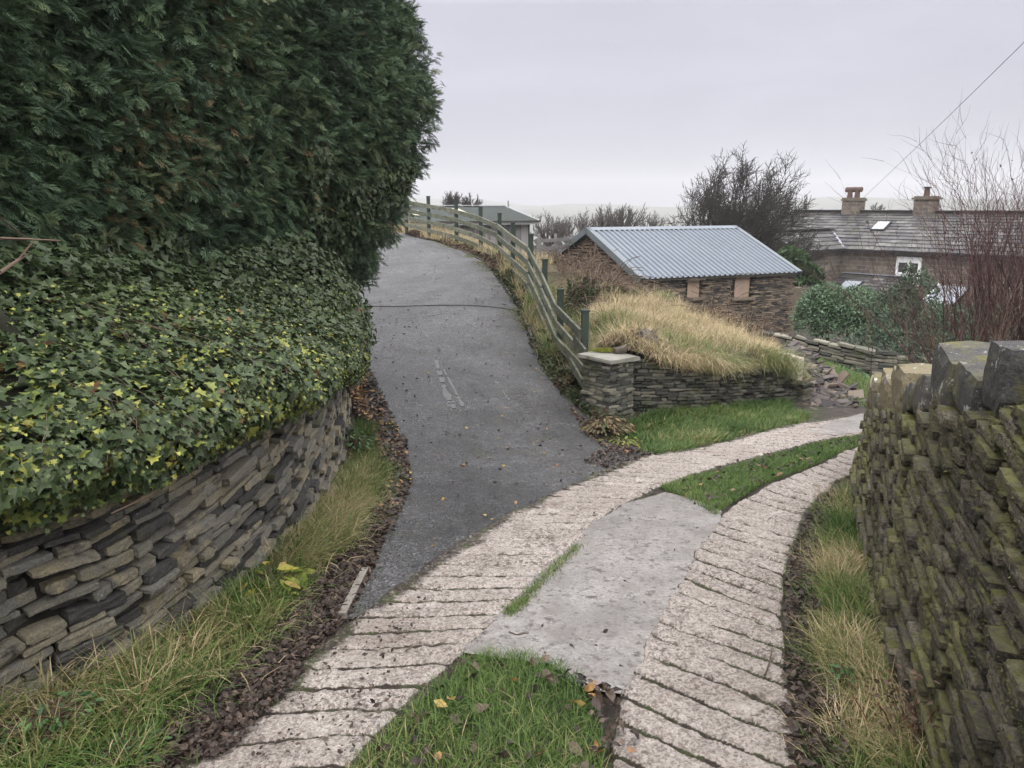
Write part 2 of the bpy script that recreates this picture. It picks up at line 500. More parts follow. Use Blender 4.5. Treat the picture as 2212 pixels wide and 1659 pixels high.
# smooth wet slab between the tracks
slab_poly = PJ([(1352, 1520), (1255, 1505), (1190, 1450), (1010, 1425), (1035, 1340), (1070, 1300), (1150, 1230), (1220, 1175), (1265, 1128), (1330, 1095), (1425, 1066), (1480, 1080), (1540, 1105), (1538, 1160), (1478, 1268), (1420, 1375), (1382, 1480)])
wet = matv('wet_concrete', [(.2, (.15, .137, .127)), (.5, (.225, .207, .194)), (.8, (.30, .28, .265))], rw=0, nw=.7, nsc=2.6, rough=.36, roughvar=.17, bump=.35, bsc=90, bdist=.004, spec=.5, fine=(60, .4),
           layers=[((.058, .045, .037), 19, .54, .63), ((.13, .112, .098), 3.4, .44, .70), ((.07, .055, .045), 7, .60, .68), ((.32, .30, .28), 22, .62, .7), ((.045, .035, .03), 34, .60, .66)])
sc_ = slab_poly[:, :2].mean(0); slab_big = sc_ + (slab_poly[:, :2] - sc_) * A([1.05, .985]) + A([.02, .03])
sheet('slab', slab_big, wet, .014, .07, label='smooth wet grey concrete slab between the ridged tracks', cat='concrete slab', kind='structure', rough=.012)
slab2 = PJ([(1740, 938), (1800, 915), (1862, 897), (1905, 905), (1905, 935), (1860, 938), (1800, 946)])
sheet('slab', slab2, wet, .034, .15, label='far patch of smooth concrete where the lane meets the wall', cat='concrete slab', kind='structure')

# ================================================================ tarmac drive
m, nt, b = _new('tarmac')
tc = nt.nodes.new('ShaderNodeTexCoord').outputs['Object']
vo = nt.nodes.new('ShaderNodeTexVoronoi'); vo.inputs['Scale'].default_value = 62; nt.links.new(tc, vo.inputs['Vector'])
st = _ramp(nt, vo.outputs['Color'], [(.1, (.026, .026, .027)), (.55, (.060, .060, .061)), (.85, (.105, .105, .106)), (.97, (.24, .237, .233))])
lg = _ramp(nt, _noise(nt, .9, 5, .65, tc), [(.35, (.62, .62, .62)), (.65, (1.5, 1.47, 1.48))])
c = _mix(nt, 1.0, st, lg, 'MULTIPLY')
mg = _ramp(nt, _noise(nt, 13, 6, .8, tc), [(.36, (.65, .65, .65)), (.52, (1, 1, 1)), (.66, (1.5, 1.5, 1.5))])
c = _mix(nt, 1.0, c, mg, 'MULTIPLY')
c = _mix(nt, _math(nt, 'MULTIPLY', _map(nt, _noise(nt, 1.7, 5, .7, tc), .58, .72), .6), c, (.05, .055, .02))
at_ = nt.nodes.new('ShaderNodeAttribute'); at_.attribute_name = 'rnd'
nt.links.new(c, b.inputs['Base Color'])
rg = nt.nodes.new('ShaderNodeMapRange'); nt.links.new(_noise(nt, 1.1, 4, .6, tc), rg.inputs[0]); rg.inputs[1].default_value = .3; rg.inputs[2].default_value = .7; rg.inputs[3].default_value = .22; rg.inputs[4].default_value = .50
nt.links.new(rg.outputs[0], b.inputs['Roughness']); b.inputs['Specular IOR Level'].default_value = .5
bp = nt.nodes.new('ShaderNodeBump'); bp.inputs['Strength'].default_value = 1.0; bp.inputs['Distance'].default_value = .02
nt.links.new(_math(nt, 'ADD', vo.outputs['Distance'], _noise(nt, 28, 5, .7, tc)), bp.inputs['Height']); nt.links.new(bp.outputs[0], b.inputs['Normal'])
tarmac = m
DR = [(1430, 980), (1355, 958), (1290, 915), (1235, 872), (1200, 835), (1160, 770), (1142, 715), (1127, 683)]
DL = [(800, 672), (780, 720), (768, 770), (785, 830), (805, 885), (832, 960), (838, 1010), (842, 1080), (832, 1150), (806, 1230), (775, 1290), (748, 1345)]
LOW = [(800, 1325), (930, 1235), (1030, 1170), (1130, 1118), (1230, 1070), (1330, 1030), (1420, 1000)]
low_poly = PJ(DR + [(1112, 655), (815, 652)] + DL + LOW)
sheet('drive', low_poly, tarmac, .010, .12, label='dark wet tarmac mouth of the drive below the seam', cat='drive', kind='structure', rough=.02)
DR2 = [(1124, 674), (1105, 645), (1080, 610), (1050, 571), (1022, 556), (992, 542), (960, 531), (925, 520), (880, 508), (845, 502)]
up_poly = np.vstack([PJ(DR2), [[-7, 31.5, 0], [-12, 32.3, 0], [-12, 29.0, 0], [-8, 27.5, 0], [-6.3, 25, 0], [-5.2, 22, 0], [-4.2, 18.6, 0]], PJ([(780, 662)])])
sheet('drive', up_poly, tarmac, .022, .25, label='upper tarmac drive curving left behind the hedge', cat='drive', kind='structure')
# scrape marks
scr = matv('scrape', [(.3, (.07, .07, .07)), (.7, (.155, .153, .15))], rw=0, nw=.8, nsc=40, rough=.6)
mb = MB()
for (x0, y0, x1, y1, w) in [(942, 780, 962, 850, .035), (962, 850, 985, 890, .05), (958, 800, 985, 850, .02), (985, 850, 1000, 880, .03), (1070, 825, 1100, 868, .009)]:
    a, b_ = proj(x0, y0), proj(x1, y1); m_ = 14
    for i in range(m_):
        if rng.random() < .2: continue
        p, q = lerp(a, b_, i / m_), lerp(a, b_, (i + 1) / m_)
        for o in (p, q): o[2] = G(o[0], o[1]) + .016
        d = unit((q - p)[:2]); nn = A([d[1], -d[0], 0]) * w * (.5 + rng.random())
        mb.add([p - nn, p + nn, q + nn, q - nn], [[0, 1, 2, 3]])
mb.build('scrape_marks', scr, label='pale scrape marks scored along the steep tarmac', cat='scrape marks', kind='structure')

# kerb edging strips
kerb_m = matv('kerb', [(.2, (.05, .047, .04)), (.6, (.11, .10, .09)), (1, (.22, .20, .185))], rw=.4, nw=.6, nsc=8, rough=.7, bump=.5, bsc=70, layers=[((.06, .07, .02), 5, .55, .65)])
mb = MB()
P_ = PJ([(1335, 948), (1290, 912), (1235, 869), (1201, 833), (1162, 770), (1144, 715), (1127, 681), (1107, 645), (1082, 610), (1052, 571), (994, 542), (927, 519), (882, 507)])
kp = Path(P_)
for i in range(5, 28):
    if i in (9, 13, 20): continue
    s0, s1 = kp.L * i / 28, kp.L * (i + .96) / 28
    p, q = kp(A(s0)), kp(A(s1))
    for o in (p, q): o[2] = G(o[0], o[1]) + .0 + .014 * rng.random()
    mb.beam(p, q, .045, .07, rng.random())
mb.build('kerb', kerb_m, label='thin concrete edging along the right side of the drive', cat='kerb', kind='structure')
mb = MB()
for (p, q) in [((740, 1338), (789, 1238))]:
    a, b_ = proj(*p), proj(*q)
    for o in (a, b_): o[2] = G(o[0], o[1]) + .02
    mb.beam(a - A([0, 0, .012]), b_ - A([0, 0, .012]), .042, .06, rng.random())
mb.build('edging_board', matv('pale_board', [(.2, (.12, .105, .09)), (.8, (.27, .25, .22))], rw=0, nw=.6, nsc=12, rough=.75, bump=.4, bsc=60), label='short pale timber edging board at the left of the tarmac', cat='edging board')
rng = np.random.default_rng(21)
# ================================================================ dry stone walls
def stone_template(nx=4, ny=2, nz=2, pull=.16):
    idx = {}; V = []; Fq = []

    def vid(i, j, k):
        key = (i, j, k)
        if key not in idx:
            idx[key] = len(V); V.append((i / nx * 2 - 1, j / ny * 2 - 1, k / nz * 2 - 1))
        return idx[key]
    for i in range(nx):
        for j in range(ny):
            for k, fl in ((0, 1), (nz, 0)):
                q = [vid(i, j, k), vid(i + 1, j, k), vid(i + 1, j + 1, k), vid(i, j + 1, k)]; Fq.append(q[::-1] if fl else q)
    for i in range(nx):
        for k in range(nz):
            for j, fl in ((0, 0), (ny, 1)):
                q = [vid(i, j, k), vid(i + 1, j, k), vid(i + 1, j, k + 1), vid(i, j, k + 1)]; Fq.append(q[::-1] if fl else q)
    for j in range(ny):
        for k in range(nz):
            for i, fl in ((0, 1), (nx, 0)):
                q = [vid(i, j, k), vid(i, j + 1, k), vid(i, j + 1, k + 1), vid(i, j, k + 1)]; Fq.append(q[::-1] if fl else q)
    return A(V, float), A(Fq)


ST_V, ST_F = stone_template()
ST_V2, ST_F2 = stone_template(2, 2, 2)


ST_V3, ST_F3 = stone_template(7, 3, 4)


def bake_stones(C, X, Y, Z, half, rnd, fine=True, jit=.16):
    tv, tf = (ST_V3, ST_F3) if fine == 2 else (ST_V, ST_F) if fine else (ST_V2, ST_F2)
    if fine == 2: jit = max(jit, .17)
    if fine == 3: tv, tf, jit = ST_V3, ST_F3, .06
    N = len(C); k = len(tv)
    q = np.repeat(tv[None], N, 0)
    nc = (np.abs(tv) > .99).sum(1)            # 3 corner, 2 edge
    inset = np.where(nc == 3, .14, np.where(nc == 2, .07, 0))
    am = (np.abs(tv) > .99)
    amount = (rng.random((N, k, 1)) * 1.6 if fine != 3 else .45 + .5 * rng.random((N, k, 1))) * inset[None, :, None]
    h = half[:, None, :]
    mn = h.min(-1, keepdims=True)
    q = q * h
    q -= np.sign(tv)[None] * am[None] * amount * (mn * 1.6)
    q += (rng.random(q.shape) - .5) * jit * mn
    # wedge: stones taper lengthwise / twisted ends
    tp = (rng.random((N, 1)) - .5) * (.35 if fine != 3 else .22)
    q[..., 2] *= 1 + tp * tv[None, :, 0]
    q[..., 2] += (rng.random((N, 1)) - .5) * (.3 if fine != 3 else .05) * h[..., 2] * (tv[None, :, 0] ** 2)
    V = C[:, None] + q[..., 0:1] * X[:, None] + q[..., 1:2] * Y[:, None] + q[..., 2:3] * Z[:, None]
    Fq = tf[None] + (np.arange(N) * k)[:, None, None]
    return V.reshape(-1, 3), Fq.reshape(-1, 4), np.repeat(rnd, k)


def wall_stones(path, base, hfun, course=(.045, .085), length=(.14, .38), depth=.16, batter=.06, side=1, fine=True, proud=.03, tilt=.05, s0=0, s1=None, rise=None):
    """path: Path in plan; base(x,y) ground; hfun(s) height; face normal = side * right of path"""
    C, X, Y, Z, Hf, R = [], [], [], [], [], []
    s1 = path.L if s1 is None else s1
    hmax = max(hfun(s) for s in np.linspace(s0, s1, 60)) + .05
    h = -.06
    if rise is not None:
        sv = np.linspace(s0, s1, 60); bz = A([float(base(*path(A(q))[:2])) for q in sv]); z00 = bz[0]; rel = bz - z00 - rise * (sv - s0)
        h = rel.min() - .08; hmax = (rel + A([hfun(q) for q in sv])).max() + .05
    while h < hmax:
        ch = rng.uniform(*course); s = s0 - rng.uniform(0, length[0])
        while s < s1:
            ln = rng.uniform(*length) * (.75 + .5 * rng.random())
            sc = s + ln / 2; s += ln + rng.uniform(.002, .012)
            scc = min(max(sc, s0), s1)
            p = path(A(scc)); hloc = h
            if rise is not None:
                hloc = z00 + rise * (sc - s0) + h - float(base(p[0], p[1]))
                if hloc < -.14: continue
            if hloc + ch > hfun(scc) + rng.uniform(-.03, .05): continue
            t = path.tan(A(scc)); nn = A([t[1], -t[0]]) * side
            a, b_ = path(A(max(scc - .2, 0))), path(A(min(scc + .2, path.L)))
            sl = rise if rise is not None else (base(b_[0], b_[1]) - base(a[0], a[1])) / max(np.linalg.norm((b_ - a)[:2]), .05)
            hh = ch * rng.uniform(.70, .99); zc = float(base(p[0], p[1])) + hloc + ch / 2
            o = rng.normal(0, proud * .5)
            c = A([p[0], p[1], zc]) + A([nn[0], nn[1], 0]) * (-depth / 2 + o - batter * hloc)
            x = unit(A([t[0], t[1], sl * (.8 if rise is None else 1) + rng.normal(0, tilt)])); y0 = A([-nn[0], -nn[1], rng.normal(0, .06)]) + A([t[0], t[1], 0]) * rng.normal(0, .06)
            z = unit(np.cross(x, y0) * (1 if side < 0 else 1)); z = z if z[2] > 0 else -z
            y = np.cross(z, x)
            C.append(c); X.append(x); Y.append(y); Z.append(z); Hf.append([ln / 2, depth / 2, hh / 2]); R.append(rng.random())
        h += ch
    return [A(q) for q in (C, X, Y, Z, Hf)] + [A(R)]


def core_strip(path, base, hfun, off_f, thick, side, s0=0, s1=None, batter=.06, n=60):
    s1 = path.L if s1 is None else s1
    ss = np.linspace(s0, s1, n); P_ = path(ss); T = path.tan(ss); N_ = np.stack([T[:, 1], -T[:, 0]], 1) * side
    hs = A([hfun(s) for s in ss]) - .05; zb = base(P_[:, 0], P_[:, 1])
    fr = P_[:, :2] - N_ * off_f; bk = P_[:, :2] - N_ * (off_f + thick); frt = fr - N_ * (batter * hs)[:, None]
    rows = [np.column_stack([fr, zb - .25]), np.column_stack([frt, zb + hs]), np.column_stack([bk, zb + hs]), np.column_stack([bk, zb - .25])]
    return np.stack(rows, 1)


def flat_mat(name, stops, **k):
    return matv(name, stops, **k)


stone_left = matv('gritstone', [(0, (.035, .033, .033)), (.22, (.080, .076, .070)), (.42, (.15, .14, .12)), (.6, (.215, .19, .135)), (.76, (.16, .155, .145)), (.92, (.27, .23, .15)), (1, (.11, .105, .10))], rw=1, nw=.22, nsc=9, rough=.75, bump=.9, bsc=55, bdist=.012, fine=(130, .4),
                  layers=[((.03, .027, .025), 6, .56, .68), ((.40, .39, .36), 26, .66, .72), ((.085, .09, .035), 3.5, .56, .72)])
stone_moss = matv('mossy_stone', [(0, (.046, .042, .037)), (.4, (.108, .096, .079)), (.7, (.168, .148, .118)), (1, (.235, .208, .162))], rw=.8, nw=.35, nsc=14, rough=.9, spec=.15, bump=1, bsc=42, bdist=.03, fine=(75, .6),
                  layers=[((.085, .080, .048), 3.2, .46, .68), ((.215, .21, .095), 1.9, .54, .66, .06), ((.13, .13, .05), 14, .60, .7, .12), ((.035, .032, .027), 5, .60, .72), ((.24, .235, .20), 30, .68, .73)])
stone_grey = matv('grey_walling', [(0, (.050, .050, .046)), (.35, (.10, .098, .083)), (.65, (.155, .148, .118)), (.85, (.20, .188, .145)), (1, (.25, .23, .19))], rw=1, nw=.3, nsc=8, rough=.8, bump=.8, bsc=45, bdist=.012, fine=(100, .35),
                  layers=[((.055, .065, .024), 2.4, .52, .68), ((.26, .25, .22), 20, .68, .74)])
stone_barn = matv('barn_stone', [(0, (.028, .025, .023)), (.3, (.070, .060, .051)), (.55, (.12, .10, .08)), (.8, (.175, .138, .10)), (1, (.23, .18, .125))], rw=1, nw=.25, nsc=5, rough=.85, bump=.6, bsc=30, bdist=.02, fine=(60, .3),
                  layers=[((.04, .035, .032), 2, .52, .66)])
core_mat = matv('wall_core', [(.3, (.014, .012, .010)), (.7, (.035, .030, .024))], rw=0, nw=.5, nsc=12, rough=.95, bump=.6, bsc=30)


def add_wall(name, parts_, mat, label, core, extra=None, cat='stone wall', fine=True):
    """one mesh: all stones + rough core"""
    Vs, Fs, Rs = [], [], []; n = 0
    for (C, X, Y, Z, Hf, R) in parts_:
        V, Fq, r = bake_stones(C, X, Y, Z, Hf, R, fine); Vs.append(V); Fs.append(Fq + n); Rs.append(r); n += len(V)
    ns = sum(len(f) for f in Fs)
    for cg in core:
        V = cg.reshape(-1, 3); Fq = quads_np(*cg.shape[:2]); Vs.append(V); Fs.append(Fq + n); Rs.append(np.full(len(V), .5)); n += len(V)
    Fa = np.vstack(Fs); mi = np.zeros(len(Fa), int); mi[ns:] = 1
    V = np.vstack(Vs); o = A([V[:, 0].mean(), V[:, 1].mean(), V[:, 2].min()])
    return mk(name, V, Fa, None, rnd=np.concatenate(Rs), mats=[mat, core_mat], mi=mi, label=label, cat=cat, origin=o)


# ---- left wall
WL = Path(A([(-4.2, -1.2), (-2.95, .6), (-2.13, 2.72), (-1.80, 3.28), (-1.53, 4.45), (-1.52, 5.7), (-1.70, 7.4), (-2.02, 9.0), (-2.7, 11.0), (-3.7, 13.0)]))
DRAPE = A([at(*p) for p in [(-120, 1200, 2.3), (0, 1160, 2.62), (200, 1110, 2.95), (400, 1010, 3.5), (560, 895, 4.5), (650, 850, 5.6), (735, 800, 7.3)]])
_dh = DRAPE[:, 2] - G(DRAPE[:, 0], DRAPE[:, 1])
drape_y = np.concatenate([[0.5], DRAPE[:, 1], [9, 10, 13]]); drape_h = np.concatenate([[_dh[0]], _dh, [.35, .15, .05]])
hL = lambda s: float(np.interp(WL(A(s))[1], drape_y, drape_h)) + .22
cw = wall_stones(WL, G, hL, course=(.032, .072), length=(.09, .29), depth=.2, batter=.03, proud=.05, tilt=.06, s1=WL.s_at_y(9.6), rise=.06)
add_wall('dry_stone_wall', [cw], stone_left, 'low dark and tan dry stone wall under the overhanging ivy', [core_strip(WL, G, hL, .07, .5, 1, batter=.03)], fine=2)

# ---- right wall with big coping stones
WR = Path(A([(.45, -2.6), (.62, -.8), (1.02, .9), (1.36, 1.9), (1.53, 2.42), (1.83, 3.37), (2.55, 5.2), (3.20, 6.76), (3.95, 7.75), (5.6, 9.3), (8.2, 11.4)]))
TOPR = A([at(*p) for p in [(2212, 868, 2.45), (2090, 880, 3.7), (1990, 880, 5.3), (1912, 880, 6.9)]])
_th = TOPR[:, 2] - G(TOPR[:, 0] - .1, TOPR[:, 1])
print('right wall heights', _th, 'left drape', _dh)
hr_y = [-5, 2.45, 3.7, 5.3, 6.9, 12]; hr_h = [_th[0], _th[0], _th[1], _th[2], _th[3], _th[3]]
hR = lambda s: float(np.interp(WR(A(s))[1], hr_y, hr_h))
cw = wall_stones(WR, G, hR, course=(.036, .074), length=(.09, .25), depth=.2, batter=.09, side=-1, proud=.032, tilt=.07, rise=.10)
wb_s = np.linspace(0, WR.L, 40); wb_t = WR.tan(wb_s); WRB = Path(WR(wb_s) + np.stack([wb_t[:, 1], -wb_t[:, 0]], 1) * .62, 120)
hRB = lambda s: hR(s * WR.L / WRB.L)
cwb = wall_stones(WRB, G, hRB, course=(.05, .10), length=(.14, .36), depth=.2, batter=.09, side=1, proud=.04, tilt=.05)
tp_C, tp_X, tp_Y, tp_H, tp_R = [], [], [], [], []
for s in np.arange(.1, WR.L - .1, .2):
    t = WR.tan(A(s)); nn = A([t[1], -t[0]]); p = WR(A(s)); h_ = hR(s)
    for o in (.27, .38, .5):
        q = p + nn * (o + rng.normal(0, .02)) + t * rng.normal(0, .03); an = rng.normal(0, .3)
        tp_C.append([q[0], q[1], float(G(p[0], p[1])) + h_ - .035 + rng.normal(0, .012)]); x = A([t[0] * math.cos(an) - t[1] * math.sin(an), t[0] * math.sin(an) + t[1] * math.cos(an), rng.normal(0, .06)])
        tp_X.append(unit(x)); tp_H.append([rng.uniform(.09, .14), rng.uniform(.05, .085), rng.uniform(.02, .04)]); tp_R.append(rng.random())
tp_X = A(tp_X); tp_Z = np.tile(A([0, 0, 1.]), (len(tp_X), 1)); tp_Y = unit(np.cross(tp_Z, tp_X)); tp_Z = np.cross(tp_X, tp_Y)
cwt = [A(tp_C), tp_X, tp_Y, tp_Z, A(tp_H), A(tp_R)]
wr = add_wall('dry_stone_wall', [cw, cwb, cwt], stone_moss, 'tall dry stone wall thick with yellow green moss, big coping slabs on top', [core_strip(WR, G, lambda s: hR(s) - .05, .09, .40, -1, batter=.09)], fine=2)
# fuzzy moss cushions growing on the stone faces
ms_mv = np.empty(len(wr.data.vertices) * 3, np.float32); wr.data.vertices.foreach_get('co', ms_mv); ms_mv = ms_mv.reshape(-1, 3)
ms_fx = np.array(wr.location); ms_wp = ms_mv + ms_fx
ms_fc = np.empty(len(wr.data.polygons) * 4, np.int32); wr.data.loops.foreach_get('vertex_index', ms_fc); ms_fc = ms_fc.reshape(-1, 4)
ms_pk = ms_fc[rng.integers(0, len(ms_fc), 420000)]; ms_u = rng.random((len(ms_pk), 2, 1)); ms_q = lerp(lerp(ms_wp[ms_pk[:, 0]], ms_wp[ms_pk[:, 1]], ms_u[:, 0]), lerp(ms_wp[ms_pk[:, 3]], ms_wp[ms_pk[:, 2]], ms_u[:, 0]), ms_u[:, 1])
ms_mm = fbm(ms_q[:, 1] * 1.0 + ms_q[:, 0], ms_q[:, 2], 2.0, 501, 4) + .25 * (ms_q[:, 2] - .1) + rng.normal(0, .14, len(ms_q)) > .16
ms_q = ms_q[ms_mm][:110000]; ms_k2 = len(ms_q); ms_q = ms_q + rng.normal(0, .008, ms_q.shape)
ms_d = unit(A([-.75, -.2, .75]) + rng.normal(0, .55, (ms_k2, 3))); ms_X, ms_Y, ms_Z = frames(ms_d, rng.normal(0, 1, (ms_k2, 3)))
ms_V, ms_T, ms_R = bake(A([[0, -.35, 0], [1, 0, .1], [0, .35, 0], [.45, 0, -.2]]), A([[0, 1, 3], [3, 1, 2]]), ms_q, ms_X, ms_Y, ms_Z, rng.uniform(.005, .012, ms_k2), rng.random(ms_k2))
mk('moss', ms_V, ms_T, matv('wall_moss', [(0, (.085, .082, .035)), (.5, (.15, .145, .06)), (1, (.23, .22, .10))], rw=1, nw=.2, nsc=6, rough=.95, spec=.1), wr, rnd=ms_R, kind='stuff')
cope_m = matv('coping_stone', [(0, (.058, .057, .058)), (.35, (.105, .097, .086)), (.6, (.175, .148, .095)), (1, (.235, .195, .12))], rw=1, nw=.2, nsc=5, rough=.8, bump=.9, bsc=30, bdist=.02, fine=(90, .4),
              layers=[((.14, .135, .04), 3, .56, .68, .06), ((.46, .46, .45), 11, .585, .63), ((.20, .185, .10), 4, .54, .68), ((.035, .035, .036), 4, .58, .7)])


def coping(s, ln, ht, dp, lean, r, yaw=0, dz=0, roll=0):
    ht *= 1.0 if WR(A(s))[1] > 3.2 else .70
    lean *= .6; ln *= 1.14
    p = WR(A(s)); t = WR.tan(A(s)); nn = A([-t[1], t[0]])
    h = hR(s); c = A([p[0], p[1], float(G(p[0], p[1])) + h + ht / 2 - .02 + dz]) - A([*nn, 0]) * (.2 + .09 * h)
    x0 = A([*t, 0]); y0 = A([*nn, 0]); z0 = A([0, 0, 1.])
    x = unit(x0 * math.cos(lean) + z0 * math.sin(lean) + y0 * yaw); z = unit(z0 * math.cos(lean) - x0 * math.sin(lean) + y0 * roll); y = np.cross(z, x)
    V, Fq, rr_ = bake_stones(c[None], x[None], y[None], z[None], A([[ln / 2, dp / 2, ht / 2]]), A([r]), 3, .12)
    mk('coping_stone', V, Fq, cope_m, wr, rnd=rr_)


sy = WR.s_at_y
for a in [(sy(-.6), .3, .3, .36, .05, .2), (sy(.1), .34, .28, .36, 0, .4), (sy(.7), .28, .3, .36, .1, .1), (sy(1.3), .32, .28, .36, 0, .3), (sy(1.9), .30, .30, .36, .1, .1), (sy(2.35), .16, .34, .38, -.25, .55), (sy(2.72), .20, .36, .40, .05, .05), (sy(3.05), .30, .27, .40, .12, .12), (sy(3.42), .40, .30, .42, .03, .15), (sy(3.95), .34, .20, .40, -.5, .3), (sy(4.25), .30, .17, .42, -.55, .2),
          (sy(4.72), .44, .30, .42, -.1, .8), (sy(5.25), .13, .34, .36, .5, .95), (sy(5.42), .46, .28, .42, .05, .78), (sy(6.0), .40, .14, .4, -.45, .4), (sy(6.25), .16, .30, .40, .35, .6), (sy(6.55), .30, .30, .42, .3, .7), (sy(6.85), .22, .22, .4, .2, .5), (sy(7.25), .38, .20, .4, .1, .65), (sy(7.8), .42, .24, .4, -.1, .6), (sy(8.4), .4, .24, .4, .1, .3), (sy(9.0), .4, .24, .4, 0, .5)]:
    coping(*a)

# ---- front retaining wall with pillar
FB = A([at(1364, 900, 10.38), at(1430, 901, 10.45), at(1502, 898, 10.6), at(1580, 894, 11.0), at(1641, 890, 11.4), at(1726, 884, 11.95)])
FT = [at(1375, 772, 10.4)[2], at(1440, 790, 10.45)[2], at(1502, 800, 10.75)[2], at(1580, 798, 11.1)[2], at(1641, 792, 11.5)[2], at(1712, 822, 12.0)[2]]
WF = Path(FB[:, :2])
fz_s = np.interp(np.linspace(0, 1, 6), np.linspace(0, 1, 6), np.linspace(0, WF.L, 6))
fb = lambda x, y: np.interp(x, FB[:, 0], FB[:, 2] - .12)
hF = lambda s: float(np.interp(WF(A(s))[0], FB[:, 0], FT) - fb(WF(A(s))[0], 0))
print('front wall', FB.round(2), [round(hF(s), 2) for s in np.linspace(0, WF.L, 6)])
cw = wall_stones(WF, fb, hF, course=(.034, .056), length=(.08, .21), depth=.2, batter=.04, side=1, proud=.035, tilt=.03)
# broken right-hand end
te = WF.tan(A(WF.L - .05)); ne = A([te[1], -te[0]])
endp = Path(A([WF(A(WF.L)), WF(A(WF.L)) - ne * .25, WF(A(WF.L)) - ne * .55]))
cw2 = wall_stones(endp, lambda x, y: FB[-1, 2] - .12 + 0 * x, lambda s: hF(WF.L) - .05, course=(.05, .08), length=(.14, .3), depth=.25, side=-1, proud=.06)
stone_dark = matv('dark_walling', [(0, (.030, .030, .029)), (.35, (.066, .066, .058)), (.65, (.105, .102, .084)), (.85, (.14, .132, .105)), (1, (.18, .168, .14))], rw=1, nw=.3, nsc=8, rough=.85, spec=.15, bump=.9, bsc=45, bdist=.015, fine=(90, .45), layers=[((.05, .058, .026), 2.4, .50, .66), ((.22, .21, .19), 20, .69, .75)])
add_wall('retaining_wall', [cw, cw2], stone_dark, 'grey dry stone retaining wall below the dry grass bank', [core_strip(WF, fb, hF, .06, .35, 1, batter=.04)], cat='stone wall')

# pillar: square stone gate pier
pc0 = at(1315, 908, 9.95)           # nearest corner at the foot
e1 = unit(A([.74, .67])); e2 = A([-e1[1], e1[0]])     # e1 along lane, e2 to the rear
pw, pd = .50, .50
zt = at(1315, 787, 9.95)[2]
pz = pc0[2] - .15; ph_ = zt - pz
print('pillar', pc0.round(2), 'h', ph_)
cen = pc0[:2] + e2 * pd / 2 + e1 * pw / 2
cor = [cen + e1 * sx * pw / 2 + e2 * sy_ * pd / 2 for sx, sy_ in ((-1, -1), (1, -1), (1, 1), (-1, 1))]
pr = empty('gate_pillar', (cen[0], cen[1], pz), 'square dry stone gate pillar with a flat cap slab at the fence end', 'pillar')
Vs, Fs, Rs = [], [], []; n = 0; h = 0; lay = 0
while h < ph_:
    ch = rng.uniform(.034, .062)
    for k in range(4):
        a, b_ = cor[k], cor[(k + 1) % 4]; t = unit(b_ - a); nn = A([t[1], -t[0]]); L = np.linalg.norm(b_ - a)
        s = 0 if (lay + k) % 2 else .14
        while s < L - .03:
            ln = min(rng.uniform(.09, .26), L - s)
            p = a + t * (s + ln / 2) - nn * (.09 + rng.normal(0, .012))
            V, Fq, r = bake_stones(A([[*p, pz + h + ch / 2]]), A([[*t, rng.normal(0, .02)]]), A([[-nn[0], -nn[1], 0]]), A([[0, 0, 1.]]), A([[ln / 2 - .003, .10, ch * .48]]), A([rng.random()]), True)
            Vs.append(V); Fs.append(Fq + n); Rs.append(r); n += len(V); s += ln + .004
    h += ch; lay += 1
mk('shaft', np.vstack(Vs), np.vstack(Fs), stone_grey, pr, rnd=np.concatenate(Rs))
mb = MB(); mb.box([*cen, pz + ph_ / 2], [*e1, 0], [*e2, 0], [0, 0, 1], pw / 2 - .07, pd / 2 - .07, ph_ / 2 - .02); mb.build('core', core_mat, pr)
cap_m = matv('cap_slab', [(.2, (.16, .155, .135)), (.8, (.30, .29, .255))], rw=0, nw=.6, nsc=5, rough=.7, bump=.5, bsc=40, layers=[((.10, .11, .05), 3, .55, .66), ((.04, .04, .035), 18, .66, .7)])
V, Fq, r = bake_stones(A([[*cen, pz + ph_ + .035]]), A([[*e1, -.03]]), A([[*e2, .02]]), A([[.0, 0, 1.]]), A([[pw / 2 + .06, pd / 2 + .06, .03]]), A([.5]), True, .25)
mk('cap_slab', V, Fq, cap_m, pr, rnd=r)
pil_top = A([*cen, pz + ph_ + .075])
V, Fq, r = bake_stones((pil_top + A([.17, .12, .03]))[None], A([[.9, .3, .1]]), A([[-.3, .9, 0]]), A([[0, 0, 1.]]), A([[.1, .07, .045]]), A([.4]))
mk('loose_stone', V, Fq, stone_barn, rnd=r, label='small brown stone lying on the pillar cap beside the moss', cat='stone', origin=pil_top + A([.17, .12, -.01]))

# ---- rear wall beyond the rubble
RB = A([at(1610, 760, 17.3), at(1690, 775, 17.0), at(1760, 800, 16.6), at(1830, 822, 16.2), at(1890, 835, 16.0), at(1990, 840, 16.2), at(2120, 850, 16.8)])
RT = [at(1610, 712, 17.3)[2], at(1700, 722, 17)[2], at(1760, 735, 16.6)[2], at(1830, 750, 16.2)[2], at(1890, 762, 16)[2], at(1990, 772, 16.2)[2], at(2120, 780, 16.8)[2]]
WB = Path(RB[:, :2])
rb = lambda x, y: np.interp(x, RB[:, 0], RB[:, 2] - .3)
hB = lambda s: float(np.interp(WB(A(s))[0], RB[:, 0], RT) - rb(WB(A(s))[0], 0))
cw = wall_stones(WB, rb, hB, course=(.06, .10), length=(.2, .5), depth=.3, batter=.03, side=1, fine=False, proud=.04, tilt=.03)
add_wall('dry_stone_wall', [cw], stone_grey, 'uneven green grey dry stone wall behind the rubble heap', [core_strip(WB, rb, hB, .08, .3, 1, batter=.03)], fine=False)

